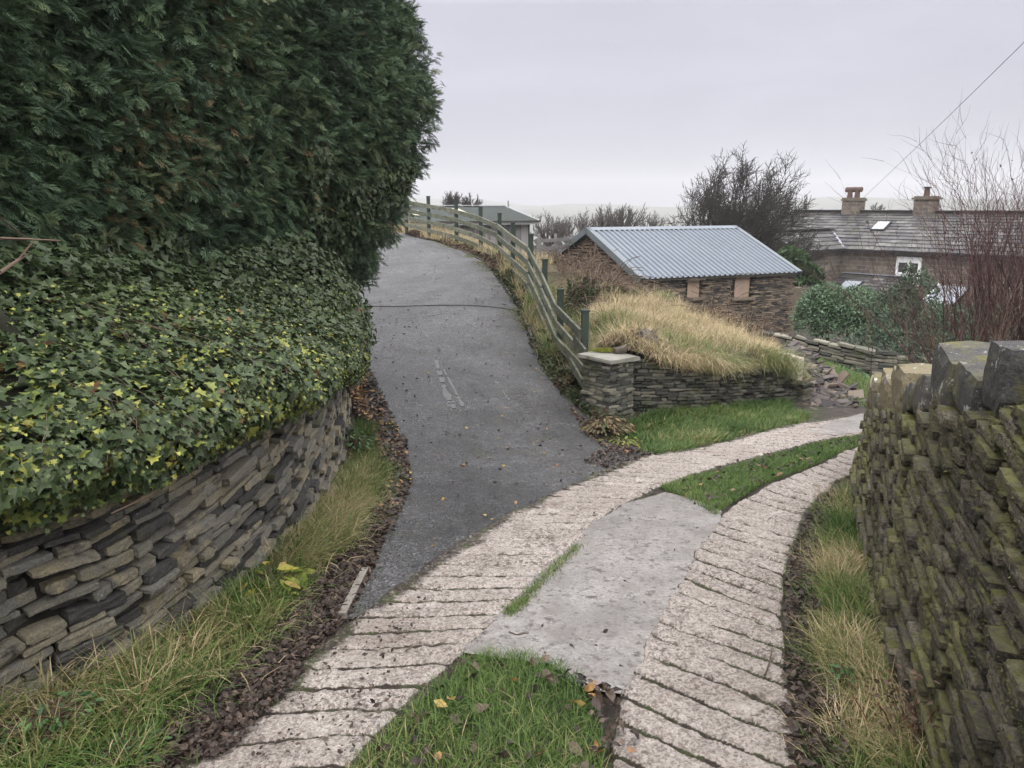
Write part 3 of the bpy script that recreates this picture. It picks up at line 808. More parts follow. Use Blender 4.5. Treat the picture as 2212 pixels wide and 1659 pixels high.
# ---- rubble heap beside the broken wall end: an earth mound with loose slabs lying on it
RUB = A([at(*p) for p in [(1700, 885, 11.9), (1740, 908, 11.2), (1805, 897, 11.4), (1862, 884, 11.8), (1845, 850, 12.8), (1780, 800, 13.6), (1740, 765, 14.4), (1710, 750, 14.6), (1700, 800, 13.0), (1712, 840, 12.4), (1760, 850, 12.4), (1745, 800, 13.4), (1790, 870, 12.0)]])
RT_ = TPS(RUB, .01)
hull = PJ([(1712, 892), (1745, 906), (1800, 895), (1850, 883)])
rub_poly = A([RUB[i, :2] for i in (0, 1, 2, 3, 4, 5, 6, 7, 8, 9)])
earth = matv('rubble_earth', [(.2, (.022, .018, .016)), (.8, (.065, .05, .04))], rw=0, nw=.7, nsc=8, rough=.9, bump=1, bsc=25, bdist=.03)
sheet('rubble_earth', rub_poly, earth, -.05, .12, zf=RT_, label='dark earth heap spilling from the broken wall end', cat='earth', kind='structure')
slab_m = matv('slab_stone', [(0, (.025, .022, .024)), (.4, (.062, .052, .052)), (.7, (.11, .092, .085)), (.88, (.16, .12, .085)), (1, (.17, .15, .13))], rw=1, nw=.15, nsc=8, rough=.65, bump=.6, bsc=40, fine=(80, .3))
PB = []
q = sample_poly(rub_poly, 1500)
for p in q:
    if all(np.hypot(*(p - o)) > .085 for o in PB): PB.append(p)
    if len(PB) >= 190: break
for i, p in enumerate(PB):
    z = float(RT_(p[0], p[1])); e = .1
    gxn = float(RT_(p[0] + e, p[1]) - z) / e; gyn = float(RT_(p[0], p[1] + e) - z) / e
    zn = unit(A([-gxn * .6, -gyn * .6, 1]) + rng.normal(0, .22, 3)); xd = unit(A([1, -.3, 0]) + rng.normal(0, .5, 3))
    X, Y, Z = frames(xd[None], zn[None])
    c = A([p[0], p[1], z + .03 + .04 * rng.random()])
    sc_ = 1 if rng.random() < .85 else 1.5
    V, Fq, r = bake_stones(c[None], X, Y, Z, A([[rng.uniform(.07, .17) * sc_, rng.uniform(.045, .09) * sc_, rng.uniform(.012, .028)]]), A([rng.random()]), False, .3)
    mk('stone_slab', V, Fq, slab_m, rnd=r, label='flat broken sandstone slab lying in the tumbled heap beside the lane', cat='stone slab', group='loose slabs in the rubble heap', origin=c)

# cream concrete blocks at the wall end
blk = matv('cream_block', [(.2, (.42, .36, .30)), (.8, (.56, .49, .42))], rw=.6, nw=.4, nsc=6, rough=.8, bump=.4, bsc=80, layers=[((.25, .2, .15), 5, .62, .74)])
p0 = at(1697, 840, 12.75); bx = unit(A([.22, -1.0])); by = A([-bx[1], bx[0]])
bt = at(1697, 764, 12.75)[2]; bh = (bt - p0[2]) / 4
root = empty('block_wall', (p0[0], p0[1], p0[2]), 'short stack of cream concrete blocks at the broken wall end', 'block wall')
for k in range(4):
    for j in range(2):
        c = A([*(p0[:2] + bx * (.26 * j) + by * .0), p0[2] + bh * (k + .5)])
        mb = MB(); mb.box(c, [*bx, 0], [*by, 0], [0, 0, 1], .125, .055, bh * .475, rng.random()); o = mb.build('block', blk, root)
        bv = o.modifiers.new('b', 'BEVEL'); bv.width = .006
rng = np.random.default_rng(31)
# ================================================================ ivy bank over the left wall
IVY = A([[0, 1], [-.28, .62], [-.95, .60], [-.52, .12], [-.72, -.42], [-.22, -.35], [0, -.5], [.22, -.35], [.72, -.42], [.52, .12], [.95, .60], [.28, .62]])
# tip at +y, stalk at -y ; slightly folded along the midrib
_iv = [(0, .0, 0)] + [(x * .5, y * .5, .16 * abs(x)) for x, y in [(0, 1.0), (-.2, .45), (-.62, .42), (-.46, .02), (-.78, -.38), (-.25, -.36), (0, -.50), (.25, -.36), (.78, -.38), (.46, .02), (.62, .42), (.2, .45)]]
IV_V = A(_iv); IV_T = A([[0, i, i % 12 + 1] for i in range(1, 13)])
ivy_m = matv('ivy_leaf', [(0, (.030, .050, .018)), (.45, (.058, .084, .034)), (.72, (.095, .128, .050)), (.86, (.17, .21, .050)), (.95, (.34, .33, .07)), (1, (.13, .06, .03))], rw=1, nw=.06, nsc=30, rough=.45, spec=.32, trans=.12)
stem_m = matv('vine_stem', [(.2, (.05, .035, .025)), (.8, (.16, .11, .08))], rw=.6, nw=.4, nsc=9, rough=.8)
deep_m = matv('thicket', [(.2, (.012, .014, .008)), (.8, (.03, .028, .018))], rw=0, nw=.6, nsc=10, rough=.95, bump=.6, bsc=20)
# profile tables (offset outwards from the wall face, height above the drape edge)
PRO_N = A([(.07, 0), (.17, .15), (.10, .30), (-.2, .46), (-.65, .66), (-1.10, .86), (-1.35, .95)])
PRO_F = A([(.06, 0), (.17, .22), (.22, .50), (.20, .82), (.08, 1.12), (-.18, 1.42), (-.5, 1.62)])


def ivy_surf(s, v):
    s = np.asarray(s, float); v = np.asarray(v, float)
    P_ = WL(s); T = WL.tan(s); N_ = np.stack([T[..., 1], -T[..., 0]], -1)
    w = sstep(6.6, 8.8, P_[..., 1])
    vi = v * (len(PRO_N) - 1)
    k = np.arange(len(PRO_N))
    o = lerp(np.interp(vi, k, PRO_N[:, 0]), np.interp(vi, k, PRO_F[:, 0]), w)
    h = lerp(np.interp(vi, k, PRO_N[:, 1]), np.interp(vi, k, PRO_F[:, 1]), w)
    zb = G(P_[..., 0], P_[..., 1]) + np.interp(P_[..., 1], drape_y, drape_h) + .07 * fbm(s, s * 0, 1.6, 4)
    o = o + .10 * fbm(s, v * 2.2, 1.5, 2) + .05 * fbm(s, v * 2, 5, 6)
    return np.stack([P_[..., 0] + N_[..., 0] * o, P_[..., 1] + N_[..., 1] * o, zb + h], -1)


def ivy_normal(s, v):
    e = .06
    a = ivy_surf(np.clip(s + e, 0, WL.L), v) - ivy_surf(np.clip(s - e, 0, WL.L), v)
    b_ = ivy_surf(s, np.clip(v + .05, 0, 1)) - ivy_surf(s, np.clip(v - .05, 0, 1))
    return unit(np.cross(a, b_)), unit(b_)


def ivy_leaves(n, lo, hi, srange, vrange, jit=.06, lift=.0, rfun=None, big=0):
    s = srange[0] + (srange[1] - srange[0]) * rng.random(n) ** 1.25; v = vrange[0] + (vrange[1] - vrange[0]) * rng.random(n)
    p = ivy_surf(s, v); nr, up = ivy_normal(s, v)
    p = p + nr * (rng.random((n, 1)) * jit * 2 - jit * 1.2 + lift)
    zn = unit(nr + A([0, 0, .45]) + rng.normal(0, .42, (n, 3)))
    down = unit(-up + A([0, -.1, -.5]) + rng.normal(0, .55, (n, 3)))
    Z = zn; X = unit(np.cross(down, Z)); Y = np.cross(Z, X)
    size = lo + (hi - lo) * rng.random(n) ** 1.6
    rnd = rfun(s, v, n) if rfun else rng.random(n) * .8
    return bake(IV_V, IV_T, p, X, Y, Z, size, rnd)


def r_main(s, v, n):
    patch = fbm(s, v * 2.5, 1.4, 31) + .15 * rng.normal(0, 1, n)
    r = .15 + .5 * rng.random(n) + .25 * patch
    y = (rng.random(n) < np.clip(.16 + .55 * patch, .03, .5) * sstep(.75, .2, v)); r = np.where(y, .82 + .14 * rng.random(n), r)
    return np.clip(np.where(rng.random(n) < .012, 1.0, r), 0, 1)


out = []
sm = WL.s_at_y(10.5)
s_n = WL.s_at_y(1.6)
parts_iv = [ivy_leaves(24000, .042, .128, (s_n, sm), (0, .82), .06, .0, r_main),
            ivy_leaves(9000, .022, .045, (s_n, sm), (0, .75), .05, .05, lambda s, v, n: np.where(rng.random(n) < .4, .8 + .16 * rng.random(n), .35 + .4 * rng.random(n))),
            ivy_leaves(5500, .06, .13, (s_n, sm), (.78, 1), .12, .03, lambda s, v, n: .05 + .4 * rng.random(n)),
            ivy_leaves(3500, .05, .12, (WL.s_at_y(6), WL.s_at_y(11)), (.3, 1), .10, .06, lambda s, v, n: .1 + .45 * rng.random(n))]
Vs, Ts, Rs = [], [], []; n = 0
for V, T, R in parts_iv:
    Vs.append(V); Ts.append(T + n); Rs.append(R); n += len(V)
ivy_o = empty('ivy', WL(A(3.0)).tolist() + [0], 'thick green and yellow ivy draped over the left stone wall', 'ivy')
mk('leaves', np.vstack(Vs), np.vstack(Ts), ivy_m, ivy_o, rnd=np.concatenate(Rs), kind='stuff')
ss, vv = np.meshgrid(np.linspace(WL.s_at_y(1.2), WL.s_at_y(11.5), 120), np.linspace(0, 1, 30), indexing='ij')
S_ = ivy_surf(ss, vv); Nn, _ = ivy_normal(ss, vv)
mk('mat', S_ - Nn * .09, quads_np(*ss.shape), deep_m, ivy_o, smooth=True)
sg = []
for i in range(80):
    s = rng.uniform(s_n, sm); v = rng.uniform(.25, .8); p = ivy_surf(A(s), A(v)); ds = rng.uniform(-.03, .03); prev = None
    for j in range(12):
        v = v - .03; s = min(max(s + ds + rng.normal(0, .015), 0), WL.L)
        if v < -.02: break
        q = ivy_surf(A(s), A(max(v, 0))) + A([.03 * rng.random() + .02, -.02 * rng.random(), .02 - .05 * (v < 0)])
        if prev is not None: sg.append((prev, q, .0018, .0015))
        prev = q
for (x0, y0, x1, y1, d0, d1, r) in [(0, 515, 70, 517, 2.9, 3.0, .006), (0, 587, 40, 560, 2.9, 3.0, .006), (40, 560, 71, 522, 3.0, 3.05, .005), (0, 592, 62, 548, 2.85, 2.95, .004), (355, 955, 420, 915, 3.6, 3.7, .006), (240, 1110, 345, 1060, 3.1, 3.3, .005), (0, 470, 60, 517, 2.9, 3.0, .005), (60, 517, 130, 520, 3.0, 3.1, .004)]:
    sg.append((at(x0, y0, d0), at(x1, y1, d1), r, r * .8))
V, Fq = tubes(sg, 4); mk('stems', V, Fq, stem_m, ivy_o, rnd=np.repeat(rng.random(len(sg)), 8))

# ================================================================ conifer hedge
HC = Path(A([(-5.4, -2.0), (-4.3, .5), (-3.55, 2.5), (-3.12, 4.0), (-2.72, 6.0), (-2.12, 9.0), (-1.52, 11.2), (-1.40, 12.2), (-1.9, 13.3), (-3.2, 13.9), (-6, 14.5)]))
BZ = A([.7, 1.1, 1.5, 2.0, 2.5, 2.9, 3.3, 3.8, 4.5, 5.5, 6.6, 7.2]); BO = A([-1.0, -.80, -.58, -.38, -.20, -.10, -.09, -.11, -.18, -.34, -.7, -1.6])


def hedge_surf(s, z):
    P_ = HC(s); T = HC.tan(s); N_ = np.stack([T[..., 1], -T[..., 0]], -1)
    w = .35 + .65 * sstep(5, 11, P_[..., 1])
    o = np.interp(z, BZ, BO) * w + .28 * fbm(s, z * .7, .55, 71, 2) + .16 * fbm(s, z * .75, 1.9, 73, 3)
    return np.stack([P_[..., 0] + N_[..., 0] * o, P_[..., 1] + N_[..., 1] * o, z], -1)


def hedge_normal(s, z):
    e = .12
    a = hedge_surf(s + e, z) - hedge_surf(s - e, z); b_ = hedge_surf(s, z + e) - hedge_surf(s, z - e)
    return unit(np.cross(a, b_))


def frond_template(seed):
    r = np.random.default_rng(seed); V = []; T = []

    def leaf(b, d, L, w):
        d = d / np.linalg.norm(d); p = A([-d[1], d[0], 0]); k = len(V)
        droop = lambda q: A([q[0], q[1], q[2] - .30 * (q[0] ** 2) - .35 * q[1] ** 2])
        V.extend([droop(b), droop(b + d * L * .5 + p * w), droop(b + d * L), droop(b + d * L * .5 - p * w)])
        T.extend([[k, k + 1, k + 2], [k, k + 2, k + 3]])
    leaf(A([0, 0, 0.]), A([1, 0, 0.]), 1.0, .028)
    for i in range(7):
        x = .06 + .125 * i
        for sd in (-1, 1):
            an = math.radians(36 + r.uniform(-12, 12)); L = (.52 - .50 * abs(x - .25)) * r.uniform(.7, 1.25)
            leaf(A([x, 0, 0.]), A([math.cos(an), sd * math.sin(an), r.uniform(-.25, .25)]), L, .034)
    return A(V), A(T)


FR = [frond_template(i) for i in range(4)]
con_m = matv('conifer_foliage', [(0, (.040, .066, .042)), (.4, (.072, .120, .066)), (.7, (.115, .170, .086)), (.86, (.17, .21, .10)), (.93, (.16, .13, .065)), (1, (.24, .16, .085))], rw=1, nw=.05, nsc=20, rough=.6, spec=.25, trans=.1)
CL_N = 4600
q_s = rng.uniform(HC.s_at_y(4.5), HC.s_at_y(11.5), CL_N * 4); q_z = rng.uniform(.8, 2.5, CL_N * 4)
q_k = ((q_z < 1.55 + .9 * sstep(6, 9, HC(q_s)[:, 1])) & (fbm(q_s, q_z, 1.1, 301) - .26 * (q_z - 1.2) > -.03)); q_s, q_z = q_s[q_k][:CL_N], q_z[q_k][:CL_N]
q_p = hedge_surf(q_s, q_z); q_nr = hedge_normal(q_s, q_z); q_k = len(q_s)
q_p = q_p + q_nr * rng.uniform(.05, .28, (q_k, 1))
q_Z = unit(q_nr + A([0, 0, .5]) + rng.normal(0, .4, (q_k, 3))); q_X = unit(np.cross(A([0, 0, -1.]) + rng.normal(0, .5, (q_k, 3)), q_Z)); q_Y = np.cross(q_Z, q_X)
V, T, R = bake(IV_V, IV_T, q_p, q_X, q_Y, q_Z, rng.uniform(.06, .14, q_k), rng.uniform(.05, .55, q_k)); mk('climbing_leaves', V, T, ivy_m, ivy_o, rnd=R, kind='stuff')
hedge = empty('conifer_hedge', (-3.4, 8, -.2), 'tall dense dark green conifer hedge overhanging the left bank', 'hedge')


def hedge_fronds(ncl, per, lo, hi, s_r, z_r, depth):
    s = rng.uniform(*s_r, ncl); z = rng.uniform(*z_r, ncl)
    y = HC(s)[:, 1]
    p = hedge_surf(s, z); nr = hedge_normal(s, z)
    T = HC.tan(s); tg = np.column_stack([T, np.zeros(ncl)])
    # drop the ones facing away / behind ground level
    d0 = unit(nr * .8 + tg * rng.normal(.35, .45, (ncl, 1)) + A([0, 0, 1.]) * rng.normal(.05, .42, (ncl, 1)))
    patch = fbm(s, z * .8, .9, 77, 3)
    rust = fbm(s + 40, z * .8, .8, 79, 3)
    P_, D_, R_, S_ = [], [], [], []; dep0 = rng.random((ncl, 1)); cb = rng.normal(0, .12, ncl)
    for k in range(per):
        u_ = rng.random((ncl, 1)); d = unit(d0 + rng.normal(0, .48, (ncl, 3))); off = rng.normal(0, .055, (ncl, 3)) * (1.25 - u_)
        P_.append(p + off + nr * (dep0 * depth - depth * .75) + d0 * (u_ * .36 - .16)); D_.append(d)
        r = np.clip(.26 + .26 * patch + cb + .28 * u_[:, 0] + rng.normal(0, .10, ncl), 0, .88)
        ru = rng.random(ncl) < np.clip((rust - .10) * .9 * sstep(12, 7, y), 0, .4) * u_[:, 0]; r = np.where(ru, .86 + .14 * rng.random(ncl), r)
        R_.append(r); S_.append(rng.uniform(lo, hi, ncl))
    P_, D_, R_, S_ = np.vstack(P_), np.vstack(D_), np.concatenate(R_), np.concatenate(S_)
    zn = unit(A([0, 0, 1.]) + rng.normal(0, .45, P_.shape) + .3 * np.tile(nr, (per, 1)))
    return P_, D_, R_, S_, zn


Vs, Ts, Rs = [], [], []; n = 0
s3, s6, s12, s15 = HC.s_at_y(2.2), HC.s_at_y(6.5), HC.s_at_y(12), HC.L - 1.0
for (ncl, per, lo, hi, sr, zr, dp) in [(2700, 20, .06, .14, (s3, s6), (.7, 4.2), .36), (3000, 18, .07, .15, (s6, s12), (.6, 6.2), .42), (700, 14, .10, .20, (s12, s15), (.7, 6.4), .3), (260, 8, .10, .18, (s3, s15), (.8, 6), .1), (350, 8, .14, .24, (s3, s15), (6.2, 7.1), .3)]:
    P_, D_, R_, S_, zn = hedge_fronds(ncl, per, lo, hi, sr, zr, dp)
    ti = rng.integers(0, 4, len(P_))
    for k in range(4):
        mkk = ti == k; X, Y, Z = frames(D_[mkk], zn[mkk])
        V, T, R = bake(FR[k][0], FR[k][1], P_[mkk], X, Y, Z, S_[mkk], R_[mkk]); Vs.append(V); Ts.append(T + n); Rs.append(R); n += len(V)
mk('foliage', np.vstack(Vs), np.vstack(Ts), con_m, hedge, rnd=np.concatenate(Rs), kind='stuff')
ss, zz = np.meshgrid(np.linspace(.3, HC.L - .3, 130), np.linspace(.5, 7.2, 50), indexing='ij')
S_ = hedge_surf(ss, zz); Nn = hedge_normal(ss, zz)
mk('inner_hull', S_ - Nn * .30, quads_np(*ss.shape), deep_m, hedge, smooth=True)  # solid dark hull behind the fronds, closes the gaps between them
for s in np.linspace(s3, HC.s_at_y(9.0), 5):
    p = HC(A(s)); t = HC.tan(A(s)); b0 = A([p[0] - t[1] * 1.3, p[1] + t[0] * 1.3, float(G(p[0], p[1])) - .2])
    mb = MB(); mb.tube(b0, b0 + A([0, 0, 6.5]), .11, .05, 8, rng.random()); mb.build('trunk', stem_m, hedge)
rng = np.random.default_rng(41)
# ================================================================ fence
post_m = matv('fence_post', [(.1, (.020, .032, .026)), (.9, (.045, .062, .050))], rw=.5, nw=.5, nsc=10, rough=.75, bump=.4, bsc=60, layers=[((.09, .11, .05), 6, .60, .72)])
rail_m = matv('fence_rail', [(.1, (.075, .080, .058)), (.6, (.135, .138, .10)), (1, (.21, .205, .155))], rw=.5, nw=.6, nsc=12, rough=.8, bump=.5, bsc=80, layers=[((.035, .05, .038), 5, .50, .64), ((.16, .18, .09), 14, .58, .68)])
PT = [(780, 404, 33.0), (822, 412, 30.5), (876, 418, 28.6), (925, 425, 26.8), (985, 435, 24.9), (1038, 448, 22.9), (1079, 462, 20.9), (1108, 482, 18.7), (1147, 508, 16.5), (1177, 562, 14.6), (1211, 627, 12.7), (1264, 673, 11.1)]
tops = A([at(*p) for p in PT])
grd = G(tops[:, 0], tops[:, 1]); print('fence post heights', (tops[:, 2] - grd).round(2))
fr = empty('timber_fence', (tops[-1][0], tops[-1][1], grd[-1]), 'green weathered post and rail fence curving beside the drive', 'fence')
ft = [unit((tops[min(i + 1, len(tops) - 1)] - tops[max(i - 1, 0)])[:2]) for i in range(len(tops))]
for i, p in enumerate(tops):
    t = A([*ft[i], 0]); s = A([-ft[i][1], ft[i][0], 0]); L = 1.55
    mb = MB(); mb.box(p - A([0, 0, L / 2]), t, s, [0, 0, 1], .048, .048, L / 2, rng.random())
    mb.box(p + A([0, 0, .012]), t, s, [0, 0, 1], .058, .058, .012, rng.random()); o = mb.build('post', post_m, fr)
RD = [.31, .58, .85, 1.11]
for i in range(len(tops) - 1):
    for k, d in enumerate(RD):
        a = tops[i] - A([0, 0, d * 1.0]); b_ = tops[i + 1] - A([0, 0, d])
        # nailed on the drive side
        na = A([-ft[i][1], ft[i][0], 0]); nb = A([-ft[i + 1][1], ft[i + 1][0], 0]); na *= np.sign(na @ A([-1, -.3, 0]) + 1e-6); nb *= np.sign(nb @ A([-1, -.3, 0]) + 1e-6)
        jj = rng.normal(0, .012, 2)
        a = a + na * .066 + A([0, 0, jj[0]]); b_ = b_ + nb * .066 + A([0, 0, jj[1]])
        mb = MB(); mb.beam(a, b_ + (b_ - a) * (.012 if i == len(tops) - 2 else -.004), .04, .13, rng.random()); mb.build('rail', rail_m, fr)
lp = tops[-1]
for (x0, y0, d0, x1, y1, d1) in [(1240, 730, 11.4, 1264, 762, 10.75), (1219, 752, 11.6, 1262, 800, 10.6), (1232, 780, 11.2, 1258, 828, 10.45)]:
    mb = MB(); mb.beam(at(x0, y0, d0), at(x1, y1, d1), .036, .115, rng.random()); mb.build('rail', rail_m, fr)

# ================================================================ barn with corrugated roof
def solve_roof(E, a_dir, b_dir, X, Y):
    """point on ray (X,Y) in the vertical plane through E spanned by b_dir"""
    r = ray(X, Y); o = A([0, 0, EYE]) - E
    t = -(o @ a_dir) / (r @ a_dir); p = A([0, 0, EYE]) + r * t
    return p, (p - E) @ b_dir, (p - E)[2]


E0 = at(1385, 603, 25.0); E1 = at_z(1730, 588, E0[2])
ba = unit(E1 - E0); bb = A([-ba[1], ba[0], 0])
R0, bw, bh_ = solve_roof(E0, ba, bb, 1268, 494)
BL = np.linalg.norm(E1 - E0); print('barn L', BL, 'half', bw, 'rise', bh_, 'eave z', E0[2])
gb = -3.35; up = A([0, 0, 1.])
barn = empty('stone_barn', (E0[0], E0[1], gb), 'low stone barn with a grey corrugated metal roof', 'barn')
ov = .18
W0 = E0 + ba * ov + bb * ov; W1 = E1 - ba * ov + bb * ov      # front wall corners under the overhang
tz = E0[2] - .02 + ov * bh_ / bw
# front wall with two boarded openings
fw = Path(A([W0[:2], (W0[:2] + W1[:2]) / 2, W1[:2]]))
hh_ = tz - gb - .06
zb_ = lambda x, y: gb + 0 * np.asarray(x)
pts = wall_stones(fw, zb_, lambda s: hh_, course=(.045, .085), length=(.12, .38), depth=.22, batter=0, side=1, fine=False, proud=.03, tilt=.02)


def d2s(X, Y):
    """pixel on the front wall plane -> (s, z)"""
    r = ray(X, Y); o = A([0, 0, EYE]) - W0; t = -(o @ bb) / (r @ bb); p = A([0, 0, EYE]) + r * t
    return (p - W0) @ ba, p[2]


op = []
for (x0, y0, x1, y1) in [(1489, 606, 1510, 640), (1592, 596, 1618, 640)]:
    s0_, z1 = d2s(x0, y0); s1_, z0 = d2s(x1, y1); op.append((s0_, s1_, z0, z1))
C, X_, Y_, Z_, Hf, R = pts
ls = (C - W0) @ ba; keep = np.ones(len(C), bool)
for (a, b_, z0, z1) in op:
    keep &= ~((ls + Hf[:, 0] > a) & (ls - Hf[:, 0] < b_) & (C[:, 2] > z0 - .02) & (C[:, 2] < z1 + .1))
pts = [q[keep] for q in pts]
V, Fq, r = bake_stones(*pts, fine=False); mk('front_wall', V, Fq, stone_barn, barn, rnd=r)
mb = MB(); mb.box((W0 + W1) / 2 * A([1, 1, 0]) + A([0, 0, gb + hh_ / 2]) + bb * .22, ba, bb, up, BL / 2 - ov - .05, .10, hh_ / 2, .3)
mb.build('wall_core', core_mat, barn)
ply = matv('plywood', [(.2, (.25, .18, .135)), (.8, (.34, .25, .19))], rw=0, nw=.5, nsc=4, rough=.7, bump=.2, bsc=40)
for (a, b_, z0, z1) in op:
    c = W0 + ba * (a + b_) / 2 + bb * .06; c[2] = (z0 + z1) / 2
    mb = MB(); mb.box(c, ba, bb, up, (b_ - a) / 2 + .02, .012, (z1 - z0) / 2 + .02); wn = mb.build('window_board', ply, barn)
    c2 = W0 + ba * (a + b_) / 2 - bb * .02; c2[2] = z0 - .07
    V, Fq, r = bake_stones(c2[None], ba[None], bb[None], up[None], A([[(b_ - a) / 2 + .18, .12, .05]]), A([.7])); mk('sill', V, Fq, stone_barn, barn, rnd=r)
    c2[2] = z1 + .05; V, Fq, r = bake_stones(c2[None], ba[None], bb[None], up[None], A([[(b_ - a) / 2 + .16, .12, .05]]), A([.5])); mk('lintel', V, Fq, stone_barn, barn, rnd=r)
# left gable of rubble with mud render
gab = matv('gable_rubble', [(0, (.05, .035, .025)), (.5, (.12, .088, .062)), (1, (.20, .15, .11))], rw=1, nw=.35, nsc=3, rough=.9, bump=1, bsc=12, bdist=.05, layers=[((.13, .095, .07), 1.2, .48, .6)])
GP = Path(A([W0[:2] + bb[:2] * (2 * bw - 2 * ov), W0[:2] + bb[:2] * (bw - ov), W0[:2]]))
gl = GP.L


def hG(s):
    return (tz - gb) + (bh_ * (1 - abs(s - gl / 2) / (gl / 2)) * (bw - ov) / bw) - .08


pts = wall_stones(GP, zb_, hG, course=(.09, .17), length=(.2, .5), depth=.25, batter=0, side=1, fine=False, proud=.04, tilt=.06)
V, Fq, r = bake_stones(*pts, fine=False); mk('gable_wall', V, Fq, gab, barn, rnd=r)
c0 = W0 + ba * .2; c1 = W0 + ba * .2 + bb * (2 * bw - 2 * ov); mid = (c0 + c1) / 2
mb = MB()
tri = lambda o: [A([c0[0], c0[1], gb]) + o, A([c1[0], c1[1], gb]) + o, A([c1[0], c1[1], tz - .1]) + o, A([mid[0], mid[1], tz + bh_ * (bw - ov) / bw - .1]) + o, A([c0[0], c0[1], tz - .1]) + o]
mb.add(tri(0 * ba) + tri(ba * .1), [[0, 1, 2, 3, 4], [9, 8, 7, 6, 5]]); mb.build('gable_core', core_mat, barn)
mb = MB(); o = ba * (BL - 2 * ov - .3); mb.add(tri(o) + tri(o + ba * .1), [[0, 1, 2, 3, 4], [9, 8, 7, 6, 5], [0, 5, 6, 1], [1, 6, 7, 2], [2, 7, 8, 3], [3, 8, 9, 4], [4, 9, 5, 0]]); mb.build('gable_wall', gab, barn)
mb = MB(); mb.box(A([*((c1 + c1 + ba * (BL - 2 * ov - .4)) / 2)[:2], gb + hh_ / 2]), ba, bb, up, BL / 2 - .4, .1, hh_ / 2); mb.build('rear_wall', gab, barn)
# corrugated sheets
roof_m = matv('roof_sheet', [(.2, (.125, .148, .178)), (.8, (.165, .188, .22))], rw=0, nw=.4, nsc=.8, rough=.45, spec=.5, roughvar=.08, fine=(25, .05))
flash_m = matv('roof_flashing', [(.2, (.085, .105, .12)), (.8, (.12, .14, .155))], rw=0, nw=.4, nsc=1, rough=.4, spec=.5)


def corrug(E, a, b_, L, slope, n, dep, frac=.42):
    """trapezoid profile sheet, E = eave start, b_ = unit vector up the slope"""
    nr = np.cross(a, b_); nr = nr if nr[2] > 0 else -nr
    u = []; p = L / n
    for i in range(n):
        u += [(i * p, 0), (i * p + p * (1 - frac) * .55, 0), (i * p + p * (1 - frac) * .55 + p * .1, dep), (i * p + p * (1 - frac) * .55 + p * .1 + p * frac * .55, dep), (i * p + p * (1 - frac) * .55 + p * .2 + p * frac * .55, 0)]
    u.append((L, 0))
    u = A(u); lower = E + np.outer(u[:, 0], a) + np.outer(u[:, 1], nr); rows = [lower, lower + b_ * slope]
    rows2 = [q - nr * .006 for q in rows]
    return np.stack(rows), np.stack(rows2), nr


sb = unit(bb * bw + up * bh_); sl = math.hypot(bw, bh_)
nrib = 31
mb = MB(); g1, g2, nr = corrug(E0, ba, sb, BL, sl - .02, nrib, .055); mb.grid(g1); mb.grid(g2)
# screws
for fz_ in (.04, .28, .52, .76, .95):
    for i in range(nrib):
        if (i + int(fz_ * 100)) % 2: continue
        c = E0 + ba * ((i + .1) * BL / nrib) + sb * sl * fz_ + nr * .008; mb.box(c, ba, sb, nr, .013, .013, .008)
mb.build('roof', roof_m, barn)
Eb = E0 + bb * 2 * bw; sb2 = unit(-bb * bw + up * bh_)
mb = MB(); g1, g2, nr2 = corrug(Eb, ba, sb2, BL, sl - .02, nrib, .035); mb.grid(g1); mb.grid(g2); mb.build('roof', roof_m, barn)
Rg = E0 + bb * bw + up * bh_
mb = MB()
for s_, n_ in ((sb, nr), (sb2, nr2)): mb.box(Rg + ba * BL / 2 - s_ * .12 + n_ * .05, ba, s_, n_, BL / 2 + .02, .13, .004)
mb.build('ridge_cap', roof_m, barn)
for x in (-.02, BL + .02):
    mb = MB()
    for base_, s_, n_ in ((E0, sb, nr), (Eb, sb2, nr2)):
        c = base_ + ba * x + s_ * sl / 2
        sg_ = 1 if x < 0 else -1
        mb.box(c + n_ * .05 + ba * .07 * sg_, ba, s_, n_, .09, sl / 2 + .02, .004)
        mb.box(c - n_ * .06 - ba * .022 * sg_, ba, s_, n_, .004, sl / 2 + .02, .11)
    mb.build('verge_flashing', flash_m, barn)
tm = matv('dark_timber', [(.2, (.03, .025, .02)), (.8, (.07, .06, .05))], rw=0, nw=.5, nsc=5, rough=.8)
mb = MB(); mb.beam(E0 + ba * .1 + sb * .06 - nr * .07, E1 - ba * .1 + sb * .06 - nr * .07, .08, .10); mb.build('eaves_beam', tm, barn)
barn_fr = (E0, E1, ba, bb, bw, bh_, BL)

# ================================================================ green roofed timber shed
SE1 = at(1164, 477, 40.0); sa = unit(A([.89, .45, 0])); sbb = A([-sa[1], sa[0], 0]); SLn = 9.0; SE0 = SE1 - sa * SLn
rise = at(1086, 446, 43.5)[2] - SE1[2]; sw = 4.0
gz0 = SE1[2] - 2.6
shed = empty('timber_shed', (SE1[0], SE1[1], gz0), 'weathered board shed with a dark green corrugated roof and clear panels', 'shed')
shed_roof = matv('shed_roof', [(.2, (.030, .040, .037)), (.8, (.058, .070, .064))], rw=0, nw=.5, nsc=2, rough=.6)
panel_m = matv('clear_panel', [(.2, (.40, .38, .27)), (.8, (.50, .47, .36))], rw=0, nw=.4, nsc=2, rough=.5)
ss1 = unit(sbb * sw + up * rise); sL = math.hypot(sw, rise); ss2 = unit(-sbb * sw + up * rise)
mb = MB(); g1, g2, n1_ = corrug(SE0, sa, ss1, SLn, sL, 60, .03); mb.grid(g1); mb.grid(g2); mb.build('roof', shed_roof, shed)
mb = MB(); g1, g2, n2_ = corrug(SE0 + sbb * 2 * sw, sa, ss2, SLn, sL, 60, .03); mb.grid(g1); mb.grid(g2); mb.build('roof', shed_roof, shed)
